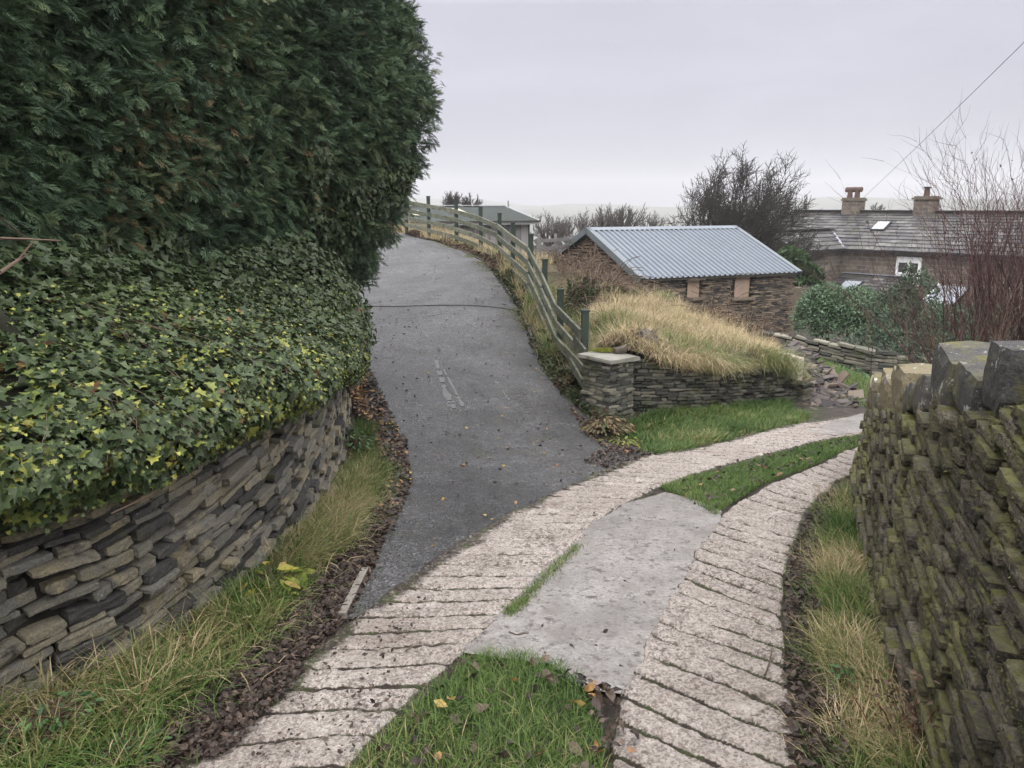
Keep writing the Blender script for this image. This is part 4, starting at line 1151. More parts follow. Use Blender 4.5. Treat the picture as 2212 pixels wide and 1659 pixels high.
for f_, lo_, hi_ in ((.60, .50, .80), (.33, .35, .66)):
    c = SE0 + sa * SLn * f_ + ss1 * sL * (lo_ + hi_) / 2 + n1_ * .045
    mb = MB(); mb.box(c, sa, ss1, n1_, .45, sL * (hi_ - lo_) / 2, .006); mb.build('roof_panel', panel_m, shed)
light_m = matv('grey_trim', [(.2, (.36, .37, .38)), (.8, (.45, .46, .47))], rw=0, nw=.4, nsc=2, rough=.5)
mb = MB(); mb.beam(SE0 + sbb * sw + up * (rise + .06), SE1 + sbb * sw + up * (rise + .06), .3, .04); mb.build('ridge_cap', light_m, shed)
mb = MB(); mb.beam(SE0 - up * .09 - sbb * .03, SE1 - up * .09 - sbb * .03, .04, .16); mb.build('fascia', light_m, shed)
mb = MB(); mb.beam(SE0 - up * .01 - sbb * .1, SE1 + sa * .05 - up * .01 - sbb * .1, .1, .07); mb.build('gutter', tm, shed)
mb = MB(); mb.beam(SE1 + sa * .02 - up * .05, SE1 + sa * .02 + sbb * sw + up * (rise - .05), .05, .2); mb.build('bargeboard', light_m, shed)
brd = matv('shed_boards', [(0, (.10, .095, .095)), (.5, (.18, .17, .17)), (1, (.27, .255, .25))], rw=1, nw=.3, nsc=3, rough=.85, bump=.3, bsc=30)
mb = MB(); x = .35
while x < SLn - .35:
    w_ = rng.uniform(.13, .17); c = SE0 + sa * x + sbb * .35; c[2] = (SE1[2] + gz0) / 2 - .06
    mb.box(c + sbb * rng.normal(0, .006), sa, sbb, up, w_ / 2 - .006, .012, (SE1[2] - gz0) / 2, rng.random()); x += w_
mb.build('board_wall', brd, shed)
mb = MB(); x = .0
while x < 2 * sw - .7:
    w_ = .15; c = SE1 - sa * .35 + sbb * (.42 + x); t_ = SE1[2] + rise * (1 - abs(x + .42 - sw) / sw) - .12; c[2] = (t_ + gz0) / 2
    mb.box(c, sbb, sa, up, w_ / 2 - .006, .012, (t_ - gz0) / 2, rng.random()); x += w_
mb.build('board_wall', brd, shed)
mb = MB(); c = (SE0 + SE1) / 2 + sbb * (sw); c[2] = (SE1[2] + gz0) / 2; mb.box(c, sa, sbb, up, SLn / 2 - .5, sw - .6, (SE1[2] - gz0) / 2 - .15, .1); mb.build('lining', tm, shed)

# ================================================================ farmhouse
_bk = bpy.data.materials.new('coursed_stone'); _bk.use_nodes = True; nt = _bk.node_tree; b = nt.nodes['Principled BSDF']
at_ = nt.nodes.new('ShaderNodeAttribute'); at_.attribute_name = 'wuv'
br = nt.nodes.new('ShaderNodeTexBrick'); nt.links.new(at_.outputs['Vector'], br.inputs['Vector'])
for k_, v_ in (('Color1', (.085, .070, .056, 1)), ('Color2', (.16, .132, .105, 1)), ('Mortar', (.22, .205, .185, 1)), ('Scale', 1.0), ('Mortar Size', .014), ('Brick Width', .58), ('Row Height', .24), ('Bias', 0.)): br.inputs[k_].default_value = v_
nz_ = _ramp(nt, _noise(nt, 3, 5, .7, at_.outputs['Vector']), [(.3, (.55, .55, .55)), (.7, (1.3, 1.25, 1.2))])
nt.links.new(_mix(nt, 1., br.outputs['Color'], nz_, 'MULTIPLY'), b.inputs['Base Color']); b.inputs['Roughness'].default_value = .85
bp = nt.nodes.new('ShaderNodeBump'); bp.inputs['Strength'].default_value = .5; bp.inputs['Distance'].default_value = .02; nt.links.new(br.outputs['Fac'], bp.inputs['Height']); bp.invert = True; nt.links.new(bp.outputs[0], b.inputs['Normal'])
slate_m = matv('stone_slate', [(0, (.035, .033, .036)), (.5, (.070, .066, .068)), (.85, (.11, .104, .102)), (1, (.17, .155, .145))], rw=.9, nw=.3, nsc=3, rough=.5, roughvar=.12, bump=.4, bsc=18, layers=[((.075, .08, .045), 1.3, .55, .7), ((.03, .03, .03), 4, .6, .7)])
ridge_m = matv('ridge_stone', [(.2, (.09, .078, .058)), (.8, (.17, .145, .105))], rw=.6, nw=.5, nsc=4, rough=.85, bump=.5, bsc=20)
black_m = matv('black_gutter', [(.2, (.012, .012, .013)), (.8, (.02, .02, .022))], rw=0, nw=.3, nsc=3, rough=.35)
white_m = matv('white_paint', [(.2, (.74, .75, .76)), (.8, (.82, .82, .83))], rw=0, nw=.3, nsc=3, rough=.4)
glass_m = matv('window_glass', [(.2, (.02, .022, .025)), (.8, (.05, .055, .06))], rw=0, nw=.3, nsc=3, rough=.08, spec=.6)
sky_glass = matv('rooflight_glass', [(.2, (.30, .33, .37)), (.8, (.40, .43, .47))], rw=0, nw=.3, nsc=1, rough=.12, spec=.8)
terr = matv('terracotta', [(.2, (.07, .042, .036)), (.8, (.125, .075, .06))], rw=0, nw=.4, nsc=5, rough=.8)
lead_m = matv('lead', [(.2, (.20, .22, .26)), (.8, (.30, .32, .36))], rw=0, nw=.4, nsc=3, rough=.5)

TH = math.radians(50)
HV = at(1822, 536, 46.0)                      # inner corner of main eave and wing eave
ha = A([math.cos(TH), -math.sin(TH), 0]); hb = A([-ha[1], ha[0], 0])  # along the house (nearer, right), inwards
hb = hb if hb[1] > 0 else -hb
HW = 4.0; HR = at(1880, 459, 49.0)[2] - HV[2]; gzh = HV[2] - 4.2
print('house', HV.round(2), 'rise', HR)
house = empty('farmhouse', (HV[0], HV[1], gzh), 'long stone farmhouse with stone slate roofs and two chimneys', 'house')


def slates(name, E, a, sdir, L, slope, parent, lo=None, hi=None, course=.36, wr_=(.35, .75)):
    """courses of slates; lo(v), hi(v): limits along a at height v"""
    nr = np.cross(a, sdir); nr = nr if nr[2] > 0 else -nr
    C, X, Y, Z, Hf, R = [], [], [], [], [], []
    v = 0; cs = course * 1.25
    while v < slope:
        x0 = lo(v) if lo else 0; x1 = hi(v) if hi else L; x = x0
        while x < x1 - .03:
            w_ = min(rng.uniform(*wr_), x1 - x)
            tl = .10
            y = unit(sdir - nr * tl); z = np.cross(a, y); z = z if z[2] > 0 else -z
            C.append(E + a * (x + w_ / 2) + sdir * (v + cs * .5) + nr * (.03 + rng.normal(0, .005))); X.append(a); Y.append(y); Z.append(unit(z + a * rng.normal(0, .012))); Hf.append([w_ / 2 - .006, cs * .56, .022]); R.append(rng.random()); x += w_
        v += cs; cs = max(.2, cs * .965)
    V, Fq, r = bake_stones(A(C), A(X), A(Y), A(Z), A(Hf), A(R), False, .12)
    o = mk(name, V, Fq, slate_m, parent, rnd=r)
    return o, nr


def wallq(mb, p, q, z0, z1, th_=.3, inn=None):
    p = A([p[0], p[1], 0.]); q = A([q[0], q[1], 0.]); d = q - p; L = np.linalg.norm(d); d /= L; n_ = A([d[1], -d[0], 0]) if inn is None else inn
    c = (p + q) / 2 + n_ * th_ / 2; c[2] = (z0 + z1) / 2
    mb.box(c, d, n_, up, L / 2, th_ / 2, (z1 - z0) / 2)


def wall_obj(name, polys, parent):
    """polys: list of planar outlines with wall coordinates from their own horizontal direction"""
    V, Fc, U = [], [], []; n = 0
    for P_ in polys:
        P_ = A(P_); d = P_[1] - P_[0]; d[2] = 0; d = unit(d)
        V.append(P_); U.append(np.column_stack([P_ @ d, P_[:, 2], np.zeros(len(P_))])); Fc.append(list(range(n, n + len(P_)))); n += len(P_)
    return mk(name, np.vstack(V), Fc, _bk, parent, vec=np.vstack(U))


Lr, Ll = 17.0, 5.6
M0 = HV - ha * Ll; M1 = HV + ha * Lr
sm_ = unit(hb * HW + up * HR); smL = math.hypot(HW, HR)
mroof, mn_ = slates('roof', M0 - sm_ * .12, ha, sm_, Ll + Lr, smL + .1, house)
sm2 = unit(-hb * HW + up * HR); slates('roof', M0 + hb * 2 * HW - sm2 * .12, ha, sm2, Ll + Lr, smL + .1, house, course=.5, wr_=(.8, 1.2))
zt_ = lambda P_, z: A([P_[0], P_[1], z])
we = HV[2] - .12
fi = hb * .25
wall_obj('wall', [[zt_(M0 + fi, gzh - 2), zt_(M1 + fi, gzh - 2), zt_(M1 + fi, we), zt_(M0 + fi, we)],
                  [zt_(M0 + hb * (2 * HW - .25), gzh - 2), zt_(M0 + fi, gzh - 2), zt_(M0 + fi, we), zt_(M0 + hb * HW, we + HR - .1), zt_(M0 + hb * (2 * HW - .25), we)],
                  [zt_(M1 + fi, gzh - 2), zt_(M1 + hb * (2 * HW - .25), gzh - 2), zt_(M1 + hb * (2 * HW - .25), we), zt_(M1 + hb * HW, we + HR - .1), zt_(M1 + fi, we)],
                  [zt_(M1 + hb * (2 * HW - .25), gzh - 2), zt_(M0 + hb * (2 * HW - .25), gzh - 2), zt_(M0 + hb * (2 * HW - .25), we), zt_(M1 + hb * (2 * HW - .25), we)]], house)
mb = MB()
x = -Ll - .1
while x < Lr + .1:
    c = HV + ha * (x + .25) + hb * HW + up * (HR + .10); mb.box(c, unit(ha + up * rng.normal(0, .01)), hb, up, .24, .13, .06, rng.random()); x += .49
mb.build('ridge', ridge_m, house)
mb = MB(); mb.beam(HV + ha * .1 - hb * .14 - up * .10, M1 - hb * .14 - up * .10, .14, .12); mb.build('gutter', black_m, house)
for i in range(9):
    pass
# wing
hw = 1.75; LWg = 5.4; wr_rise = .98
WE0 = HV - hb * 0
wsl = unit(-ha * hw + up * wr_rise); wsL = math.hypot(hw, wr_rise)
wo = HV - hb * LWg                      # outer end of the wing eave (viewer side)
inn_ = lambda v: LWg + (HW * v / smL) + .25
slates('roof', wo - wsl * .1, hb, wsl, LWg, wsL + .08, house, hi=lambda v: inn_(max(v - .1, 0)))
wsl2 = unit(ha * hw + up * wr_rise); slates('roof', wo - ha * 2 * hw - wsl2 * .1, hb, wsl2, LWg, wsL + .08, house, course=.5, hi=lambda v: inn_(v))
ww = HV[2] - .12
gq = [wo - ha * .2 + hb * .15, wo - ha * (2 * hw - .2) + hb * .15]
wall_obj('wall', [[zt_(gq[1], gzh - 2), zt_(gq[0], gzh - 2), zt_(gq[0], ww), zt_(wo - ha * hw + hb * .15, ww + wr_rise - .05), zt_(gq[1], ww)],
                  [zt_(gq[0], gzh - 2), zt_(HV - ha * .2 + fi, gzh - 2), zt_(HV - ha * .2 + fi, ww), zt_(gq[0], ww)],
                  [zt_(HV - ha * (2 * hw - .2) + fi, gzh - 2), zt_(gq[1], gzh - 2), zt_(gq[1], ww), zt_(HV - ha * (2 * hw - .2) + fi, ww)]], house)
mb = MB()
x = 0
while x < LWg + hw * .93:
    c = wo - ha * hw + hb * (x + .2) + up * (wr_rise + .08); mb.box(c, hb, ha, up, .22, .11, .05, rng.random()); x += .45
mb.build('ridge', ridge_m, house)
mb = MB(); mb.beam(wo + ha * .12 - up * .1, HV + ha * .12 - up * .1, .13, .11); mb.build('gutter', black_m, house)
mb = MB(); vtop = HV + hb * hw * .96 - ha * hw * 0 + up * (wr_rise) ; mb.beam(HV + up * .04 + ha * .03, HV - ha * hw + hb * hw * .95 + up * (wr_rise + .05), .16, .02); mb.build('valley', lead_m, house)
# waste pipe on the gable
mb = MB(); c = wo - ha * .1 - hb * .05; mb.tube(c - up * 2.5, c + up * .35, .05, .05, 8); mb.build('pipe', black_m, house)


def chimney(t, w, d, h, pots, cap_over, label=None):
    c = HV + ha * t + hb * HW + up * HR
    P0 = c - ha * w / 2 - hb * d / 2; z0 = c[2] - .8; z1 = c[2] + h
    q = [c - ha * w / 2 - hb * d / 2, c + ha * w / 2 - hb * d / 2, c + ha * w / 2 + hb * d / 2, c - ha * w / 2 + hb * d / 2]
    st = wall_obj('chimney', [[zt_(q[i], z0), zt_(q[(i + 1) % 4], z0), zt_(q[(i + 1) % 4], z1), zt_(q[i], z1)] for i in range(4)], house)
    mb = MB(); mb.box(zt_(c, z1 + .05), ha, hb, up, w / 2 + cap_over, d / 2 + cap_over, .055); mb.box(zt_(c, z1 + .14), ha, hb, up, w / 2 + .02, d / 2 + .02, .05)
    o = mb.build('cap', ridge_m, house); o.parent = st; o.matrix_parent_inverse.identity(); o.location = A(st.location) * 0
    for (dx, r_, hp, cowl) in pots:
        p = zt_(c + ha * dx, z1 + .19); mb = MB(); mb.tube(p, p + up * hp, r_, r_ * .85, 12)
        if cowl == 'T': mb.tube(p + up * (hp + .08) - ha * .27, p + up * (hp + .08) + ha * .27, r_ * .95, r_ * .95, 12)
        o = mb.build('chimney_pot', terr, house); o.parent = st
        if cowl == 'cap':
            mb = MB(); mb.tube(p + up * (hp + .02), p + up * (hp + .12), r_ * 1.25, r_ * 1.2, 12); mb.tube(p + up * (hp - .06), p + up * (hp + .02), r_ * .7, r_ * .7, 12); o = mb.build('pot_cowl', black_m, house); o.parent = st
    return c, z1


_c1 = HV + hb * HW
r_ = ray(1842, 445)
def t_of(X):
    best = min(np.linspace(-6, 12, 2000), key=lambda t: abs((1106 + F * (lambda q: q[0] / (q[1] * _c - (q[2] - EYE) * _s))(_c1 + ha * t + up * HR)) - X))
    return float(best)
chimney_t1, chimney_t2 = t_of(1842), t_of(1999)
print('chimneys', chimney_t1, chimney_t2)
c1, z1 = chimney(chimney_t1, 1.15, .75, .72, [(-.30, .17, .42, 'T'), (.18, .17, .42, 'T')], .07)
c2_, z2 = chimney(chimney_t2, 1.15, .75, .78, [(-.05, .17, .42, 'cap')], .12)


def on_roof(X, Y):
    """pixel on main roof plane"""
    r = ray(X, Y); o = A([0, 0, EYE]) - HV; return A([0, 0, EYE]) + r * (-(o @ mn_) / (r @ mn_))


def on_wall(X, Y, off=0.):
    r = ray(X, Y); o = A([0, 0, EYE]) - (HV + fi - hb * off); return A([0, 0, EYE]) + r * (-(o @ hb) / (r @ hb))


a_, b2 = on_roof(1888, 496), on_roof(1918, 487)
cc = (a_ + b2) / 2; u_ = (cc - HV) @ ha
mb = MB(); mb.box(cc + mn_ * .10, ha, sm_, mn_, .42, .52, .05); o = mb.build('rooflight', black_m, house)
mb = MB(); mb.box(cc + mn_ * .155, ha, sm_, mn_, .35, .45, .008); g_ = mb.build('pane', sky_glass, house); g_.parent = o
# lean-to in the corner
lz = on_wall(1850, 592)[2]; lt = (on_wall(1985, 600) - HV) @ ha
lo_ = HV + fi + ha * .05; lo_[2] = lz
ldir = unit(-hb * 3.0 - up * 1.15); Lp = 3.2
ls_ = unit(hb * 3.0 + up * 1.15)
LE = lo_ + ldir * Lp
llen = 4.1
slates('lean_to_roof', LE, ha, ls_, llen, Lp, house)
e0, e1_ = LE + ha * .1, LE + ha * (llen - .15)
wall_obj('lean_to_wall', [[zt_(e0 + hb * .15, gzh - 2), zt_(e1_ + hb * .15, gzh - 2), zt_(e1_ + hb * .15, LE[2]), zt_(e0 + hb * .15, LE[2])], [zt_(e1_ + hb * .15, gzh - 2), zt_(lo_ + ha * (llen - .15), gzh - 2), zt_(lo_ + ha * (llen - .15), lz - .08), zt_(e1_ + hb * .15, LE[2] - .05)]], house)
mb = MB(); mb.beam(lo_ + up * .06 - hb * .1, lo_ + ha * llen + up * .06 - hb * .1, .3, .03); mb.build('flashing', lead_m, house)
mb = MB(); mb.beam(LE + ha * llen + up * .06, lo_ + ha * llen + up * .06, .12, .08); mb.build('verge', ridge_m, house)
nl_ = np.cross(ha, ls_); nl_ = nl_ if nl_[2] > 0 else -nl_
cc = lo_ + ha * 1.25 + ldir * 1.75
mb = MB(); mb.box(cc + nl_ * .09, ha, ls_, nl_, .55, .62, .045); o = mb.build('rooflight', black_m, house)
mb = MB(); mb.box(cc + nl_ * .14, ha, ls_, nl_, .47, .54, .008); g_ = mb.build('pane', sky_glass, house); g_.parent = o
# white window
wc = on_wall(1961, 586, .03); w2, h2 = .62, .62
mb = MB(); mb.box(wc, ha, hb, up, w2 + .06, .03, h2 + .18, .5); fo = mb.build('window', white_m, house)
for sx in (-.5, .5):
    mb = MB(); c = wc + ha * sx * w2 * .98 - hb * .034 + up * .20; mb.box(c, ha, hb, up, w2 * .36, .006, .27); g_ = mb.build('pane', glass_m, house); g_.parent = fo
# glazed lean-to with white frames seen through the twigs
cl = HV + fi + ha * 6.3; cl[2] = on_wall(2060, 618)[2]
for i in range(1):
    pnl = cl + ha * 1.6 * i; mb = MB()
    mb.box(pnl - hb * 1.3 - up * .5, ha, unit(hb * 2.6 + up * 1.0), np.cross(ha, unit(hb * 2.6 + up * 1.0)), .72, 1.35, .02); g_ = mb.build('conservatory_pane', sky_glass, house)
    mb = MB(); mb.beam(pnl - ha * .8 - hb * 2.6 - up * 1.0, pnl - ha * .8 + up * .03, .1, .1); mb.build('conservatory_bar', white_m, house)
mb = MB(); mb.beam(cl - ha * .85 - hb * 2.6 - up * 1.0, cl + ha * .8 - hb * 2.6 - up * 1.0, .1, .14); mb.build('conservatory_bar', white_m, house)

# overhead cable from the chimney
ca = zt_(c1 + ha * .45, z1 + .05); cb_ = at(2212, 75, 22.0); ce = ca + (cb_ - ca) * 2.2
nseg = 40; sg = []
cpt = lambda t: ca + (ce - ca) * t - up * .9 * 4 * t * (1 - t) * .25
for i in range(nseg): sg.append((cpt(i / nseg), cpt((i + 1) / nseg), .009, .009))
V, Fq = tubes(sg, 5); mk('overhead_cable', V, Fq, black_m, rnd=np.zeros(len(V)), label='thin dark overhead cable rising from the left chimney to the right', cat='cable')
# stone gatepost by the barn corner
gp = at(1717, 704, 23.5); mb = MB(); mb.box(gp + up * .55, ba, bb, up, .09, .09, .65); mb.build('gatepost', ridge_m, label='narrow upright stone gatepost by the barn corner', cat='gatepost', origin=gp)
# grey rail gate beyond the bank and small grey roof
gpt = at(1160, 520, 27); gr_ = empty('field_gate', gpt - up * .9, 'low grey weathered rail fence beside the barn gable', 'rail fence')
for d_ in (.0, .28): mb = MB(); mb.beam(at(1160, 521, 27) - up * d_, at(1236, 516, 30) - up * d_, .04, .12); mb.build('rail', brd, gr_)
for x_, d_ in ((1164, 27), (1200, 28.5), (1234, 30)): mb = MB(); p = at(x_, 517, d_ + .1); mb.box(p - up * .5, [1, 0, 0], [0, 1, 0], up, .05, .05, .7); mb.build('post', brd, gr_)
# slender mast on the skyline
mp = at(1098, 452, 420); ms = empty('mast', mp - up * 22, 'faint distant mast on the misty skyline', 'mast')
mb = MB(); mb.tube(mp - up * 22, mp + up * 4.5, .9, .45, 6); mb.build('tower', tm, ms)
rng = np.random.default_rng(51)
# ================================================================ dry grass bank
MC = [at(*p) for p in [(1380, 756, 10.45), (1440, 782, 10.55), (1502, 793, 10.9), (1580, 792, 11.25), (1641, 786, 11.65), (1700, 782, 12.1),
                       (1300, 745, 11.0), (1350, 720, 11.6), (1420, 725, 11.9), (1520, 758, 12.2), (1620, 775, 12.8), (1690, 780, 13.2),
                       (1290, 698, 12.9), (1340, 682, 13.6), (1420, 684, 14.4), (1500, 714, 14.8), (1590, 742, 15.2), (1660, 756, 15.6),
                       (1240, 632, 15.6), (1330, 638, 17.4), (1420, 650, 18.4), (1500, 676, 19.2), (1580, 710, 20),
                       (1215, 590, 18.4), (1290, 612, 20.5), (1370, 628, 22), (1190, 562, 21), (1250, 592, 23.0)]]
for x_, y_, z_ in tops[3:]:
    MC.append(A([x_ + .15, y_, float(G(x_, y_)) + .12])); MC.append(A([x_ - .25, y_ - .1, float(G(x_ - .25, y_)) + .06]))
MC += [A([E0[0] - 1.5, E0[1] + 3.0, -.95]), A([E0[0] - 2.2, E0[1] + 7, -1.2]), A([E0[0] - 4, E0[1] + 2, -.4]), A([E0[0] + 1.0, E0[1] - .6, -2.1]), A([E0[0] + 3.5, E0[1] - .6, -2.9]), A([E1[0], E1[1] - 1, gb]), A([E0[0] + 3, E0[1] - 3, -2.6])]
MT0 = TPS(MC, .05)
MT = lambda x, y: MT0(x, y) + .20 * fbm(x, y, 1.25, 141, 3) * sstep(10.6, 11.6, np.asarray(y, float))
bank_m = matv('bank_soil', [(0, (.035, .028, .018)), (.5, (.09, .07, .04)), (1, (.15, .12, .07))], rw=0, nw=.8, nsc=3, rough=.9, bump=1, bsc=20, bdist=.05, layers=[((.035, .045, .015), 1.2, .5, .62)])
fence_line = [tuple((p - A([.3, .05, 0]))[:2]) for p in tops[::-1][:9]]
bank_poly = A([tuple(p[:2]) for p in [at(1385, 790, 10.35), at(1440, 800, 10.5), at(1502, 800, 10.8), at(1580, 796, 11.2), at(1641, 790, 11.6), at(1706, 786, 12.05), at(1695, 765, 13.4), at(1665, 730, 16.0), at(1640, 715, 18)]]
              + [(E0[0] + 5.2, E0[1] + 1.5), (E0[0] + 1.0, E0[1] + .2), (E0[0] - .6, E0[1] + 2.2), (E0[0] - 3.2, E0[1] + 8), (E0[0] - 6.5, E0[1] + 6)] + fence_line[::-1] + [tuple(at(1290, 770, 10.75)[:2])])
sheet('bank', bank_poly, bank_m, 0, .3, zf=MT, label='rough bank of bleached winter grass above the retaining wall', cat='bank', kind='structure')

# ================================================================ grass blades
grass_stops = [(0, (.030, .060, .014)), (.3, (.065, .125, .028)), (.55, (.12, .185, .045)), (.7, (.21, .21, .08)), (.85, (.36, .285, .155)), (1, (.56, .44, .28))]
grass_m = matv('grass_blade', grass_stops, rw=1, nw=.05, nsc=12, rough=.55, spec=.3, trans=.2)


def blades(P_, h, w, lean, az, rnd, curve=.6):
    """curved blades: P_ (N,3), h length, lean 0..1, az azimuth of lean"""
    N = len(P_); lv = A([0, .36, .72, 1.0]); wd = A([1, .85, .5, 0])
    d = np.stack([np.cos(az), np.sin(az), np.zeros(N)], -1); side = np.stack([-np.sin(az), np.cos(az), np.zeros(N)], -1)
    tw = rng.normal(0, .5, N); side = unit(side + d * tw[:, None])
    V = np.zeros((N, 7, 3)); k = 0
    for i, (t, ww_) in enumerate(zip(lv, wd)):
        ang = lean * (t ** curve) * 1.5
        # integrate roughly
        hor = np.sin(ang * .75) * t; ver = np.cos(ang * .75) * t
        c = P_ + d * (h * hor)[:, None] + A([0, 0, 1.]) * (h * ver)[:, None]
        if i < 3:
            V[:, k] = c - side * (w * ww_ / 2)[:, None]; V[:, k + 1] = c + side * (w * ww_ / 2)[:, None]; k += 2
        else: V[:, k] = c
    T = A([[0, 1, 3], [0, 3, 2], [2, 3, 5], [2, 5, 4], [4, 5, 6]])
    Tt = T[None] + (np.arange(N) * 7)[:, None, None]
    return V.reshape(-1, 3), Tt.reshape(-1, 3), np.repeat(rnd, 7)


class Acc:
    def __init__(self): self.V, self.T, self.R, self.n = [], [], [], 0

    def add(self, V, T, R): self.V.append(V); self.T.append(T + self.n); self.R.append(R); self.n += len(V)

    def build(self, name, mat, **k): return mk(name, np.vstack(self.V), np.vstack(self.T), mat, rnd=np.concatenate(self.R), **k)


def zone(acc, poly, n, hh, ww, green, lean=(.2, .8), zf=G, az=None, clump=0, bias=None, dz=0.0, tuss=.55, spread=(.03, .13)):
    """green: function(x,y)->mean rnd"""
    q = sample_poly(poly, n, bias)
    if clump:
        ctr = sample_poly(poly, max(3, n // clump)); pick = rng.integers(0, len(ctr), n); rad = rng.uniform(*spread, n)[:, None]
        mix = rng.random(n) < .75
        q = np.where(mix[:, None], ctr[pick] + rng.normal(0, 1, (n, 2)) * rad, q[rng.integers(0, len(q), n)])
        cr_ = rng.normal(0, .16, len(ctr))[pick] * mix
        vec_ = q - ctr[pick]; raz = np.arctan2(vec_[:, 1], vec_[:, 0]) + rng.normal(0, .45, n)
    n = len(q); z = zf(q[:, 0], q[:, 1]) + dz
    a = rng.uniform(0, 2 * math.pi, n) if az is None else rng.normal(az, .9, n)
    if clump: a = np.where(mix & (rng.random(n) < tuss), raz, a)
    h = rng.uniform(*hh, n) * (.7 + .5 * (vnoise(q[:, 0], q[:, 1], 3, 5) + .5)); w = rng.uniform(*ww, n)
    r = np.clip(green(q[:, 0], q[:, 1]) + rng.normal(0, .13, n) + (cr_ if clump else 0), 0, 1)
    acc.add(*blades(np.column_stack([q, z]), h, w, rng.uniform(*lean, n), a, r))


turf = lambda b0, va: (lambda x, y: b0 + va * fbm(x, y, 1.8, 61))
# centre turf
ac = Acc()
poly = PJ([(765, 1659), (860, 1570), (940, 1490), (1000, 1434), (1050, 1415), (1100, 1414), (1150, 1424), (1215, 1446), (1268, 1490), (1300, 1570), (1305, 1659)])
poly2 = np.vstack([poly, [[.25, 1.3, 0], [-.75, 1.3, 0]]])
zone(ac, poly2, 17000, (.035, .085), (.002, .0045), turf(.38, .35), (.3, 1.0))
zone(ac, poly2, 2600, (.07, .14), (.003, .005), turf(.5, .4), (.5, 1.1))
ac.build('grass', grass_m, label='rounded patch of short green turf between the tracks in front', cat='grass', kind='stuff')
ac = Acc()
mid = PJ([(1425, 1056), (1480, 1078), (1545, 1116), (1575, 1092), (1650, 1048), (1745, 1012), (1850, 966), (1868, 940), (1800, 952), (1700, 978), (1600, 1003), (1500, 1033)])
zone(ac, mid, 20000, (.035, .08), (.003, .006), turf(.36, .25), (.3, 1.0))
ac.build('grass', grass_m, label='long strip of green turf between the tracks beyond the slab', cat='grass', kind='stuff')
# small moss strip beside slab
ac = Acc()
for L_ in ([(1190, 1237), (1250, 1182)], [(1130, 1300), (1190, 1237)], [(1100, 1330), (1130, 1300)]):
    a, b_ = proj(*L_[0]), proj(*L_[1]); nq = 500; t = rng.random(nq)[:, None]; q = a + (b_ - a) * t + rng.normal(0, .025, (nq, 3)) * A([1, 1, 0]); q[:, 2] = G(q[:, 0], q[:, 1]) + .01
    ac.add(*blades(q, rng.uniform(.015, .04, nq), rng.uniform(.003, .006, nq), rng.uniform(.3, 1, nq), rng.uniform(0, 6.28, nq), np.clip(rng.normal(.5, .15, nq), 0, 1)))
ac.build('moss_tufts', grass_m, label='thin line of moss and grass along the left slab joint', cat='moss', kind='stuff')
# left verge
ac = Acc()
lv = PJ([(-60, 1659), (300, 1659), (390, 1540), (520, 1430), (600, 1335), (665, 1250), (750, 1180), (806, 1100), (826, 1010), (800, 930), (775, 900), (752, 985), (695, 1090), (595, 1215), (300, 1400), (0, 1545)])
lv2 = np.vstack([[[-2.6, 1.2, 0], [-1.35, 1.2, 0]], lv[1:]])
lg_ = lambda x, y: .42 + .45 * fbm(x, y, 1.3, 67) + .22 * sstep(2.8, 4.2, y) * sstep(6.5, 4.8, y)
zone(ac, lv2, 16000, (.08, .24), (.0035, .0075), lg_, (.4, 1.25), clump=110, az=-.6)
zone(ac, lv2, 9000, (.03, .09), (.003, .006), lambda x, y: lg_(x, y) - .08, (.3, 1.0))
q_ = PJ([(575, 1240), (640, 1150), (720, 1060), (800, 1010), (815, 1060), (740, 1150), (650, 1230)])
zone(ac, q_, 7000, (.12, .28), (.002, .0045), lambda x, y: .78 + 0 * x, (.6, 1.2), clump=80, az=-.5)
ac.build('grass', grass_m, label='long tangled green and straw grass verge below the left wall', cat='grass', kind='stuff')
# right verge
ac = Acc()
rv = PJ([(1790, 1659), (1800, 1540), (1760, 1420), (1765, 1280), (1768, 1180), (1800, 1090), (1838, 1042), (1850, 1080), (1862, 1200), (1885, 1350), (1955, 1530), (2015, 1659)])
rv2 = np.vstack([rv, [[1.25, 1.4, 0], [.95, 1.4, 0]]])
zone(ac, rv2, 12000, (.07, .20), (.0025, .005), lambda x, y: .58 + .5 * fbm(x, y, 1.6, 83), (.4, 1.15), clump=90, az=math.pi)
zone(ac, rv2, 5000, (.03, .08), (.003, .005), lambda x, y: .45 + .4 * fbm(x, y, 1.6, 83), (.3, 1.))
ac.build('grass', grass_m, label='tufted green and straw verge at the foot of the mossy wall', cat='grass', kind='stuff')
# verge below the retaining wall
ac = Acc()
fv = PJ([(1325, 930), (1370, 962), (1415, 985), (1500, 968), (1600, 945), (1680, 926), (1728, 912), (1735, 893), (1716, 888)])
fv2 = np.vstack([fv, [WF(A(WF.L * f))[:2].tolist() + [0] for f in (.9, .7, .5, .3, .1)]])
vz = lambda x, y: np.maximum(G(x, y), np.minimum(fb(x, y) + .1, G(x, y) + .35) - .0)
def vz(x, y):
    g = G(x, y); dl = np.min(np.stack([np.hypot(x - p[0], y - p[1]) for p in WF(np.linspace(0, WF.L, 60))]), 0)
    return lerp(np.maximum(g, fb(x, y) + .06), g, np.clip(dl / .9, 0, 1))
sheet('verge', fv2, soil, .0, .15, zf=vz, label='grassy slope between the retaining wall and the lane', cat='verge', kind='structure')
zone(ac, fv2, 20000, (.06, .17), (.004, .008), lambda x, y: .36 + .35 * fbm(x, y, 1.2, 91) + .25 * sstep(1.6, 1.0, x), (.4, 1.15), clump=70, az=-.4, zf=vz)
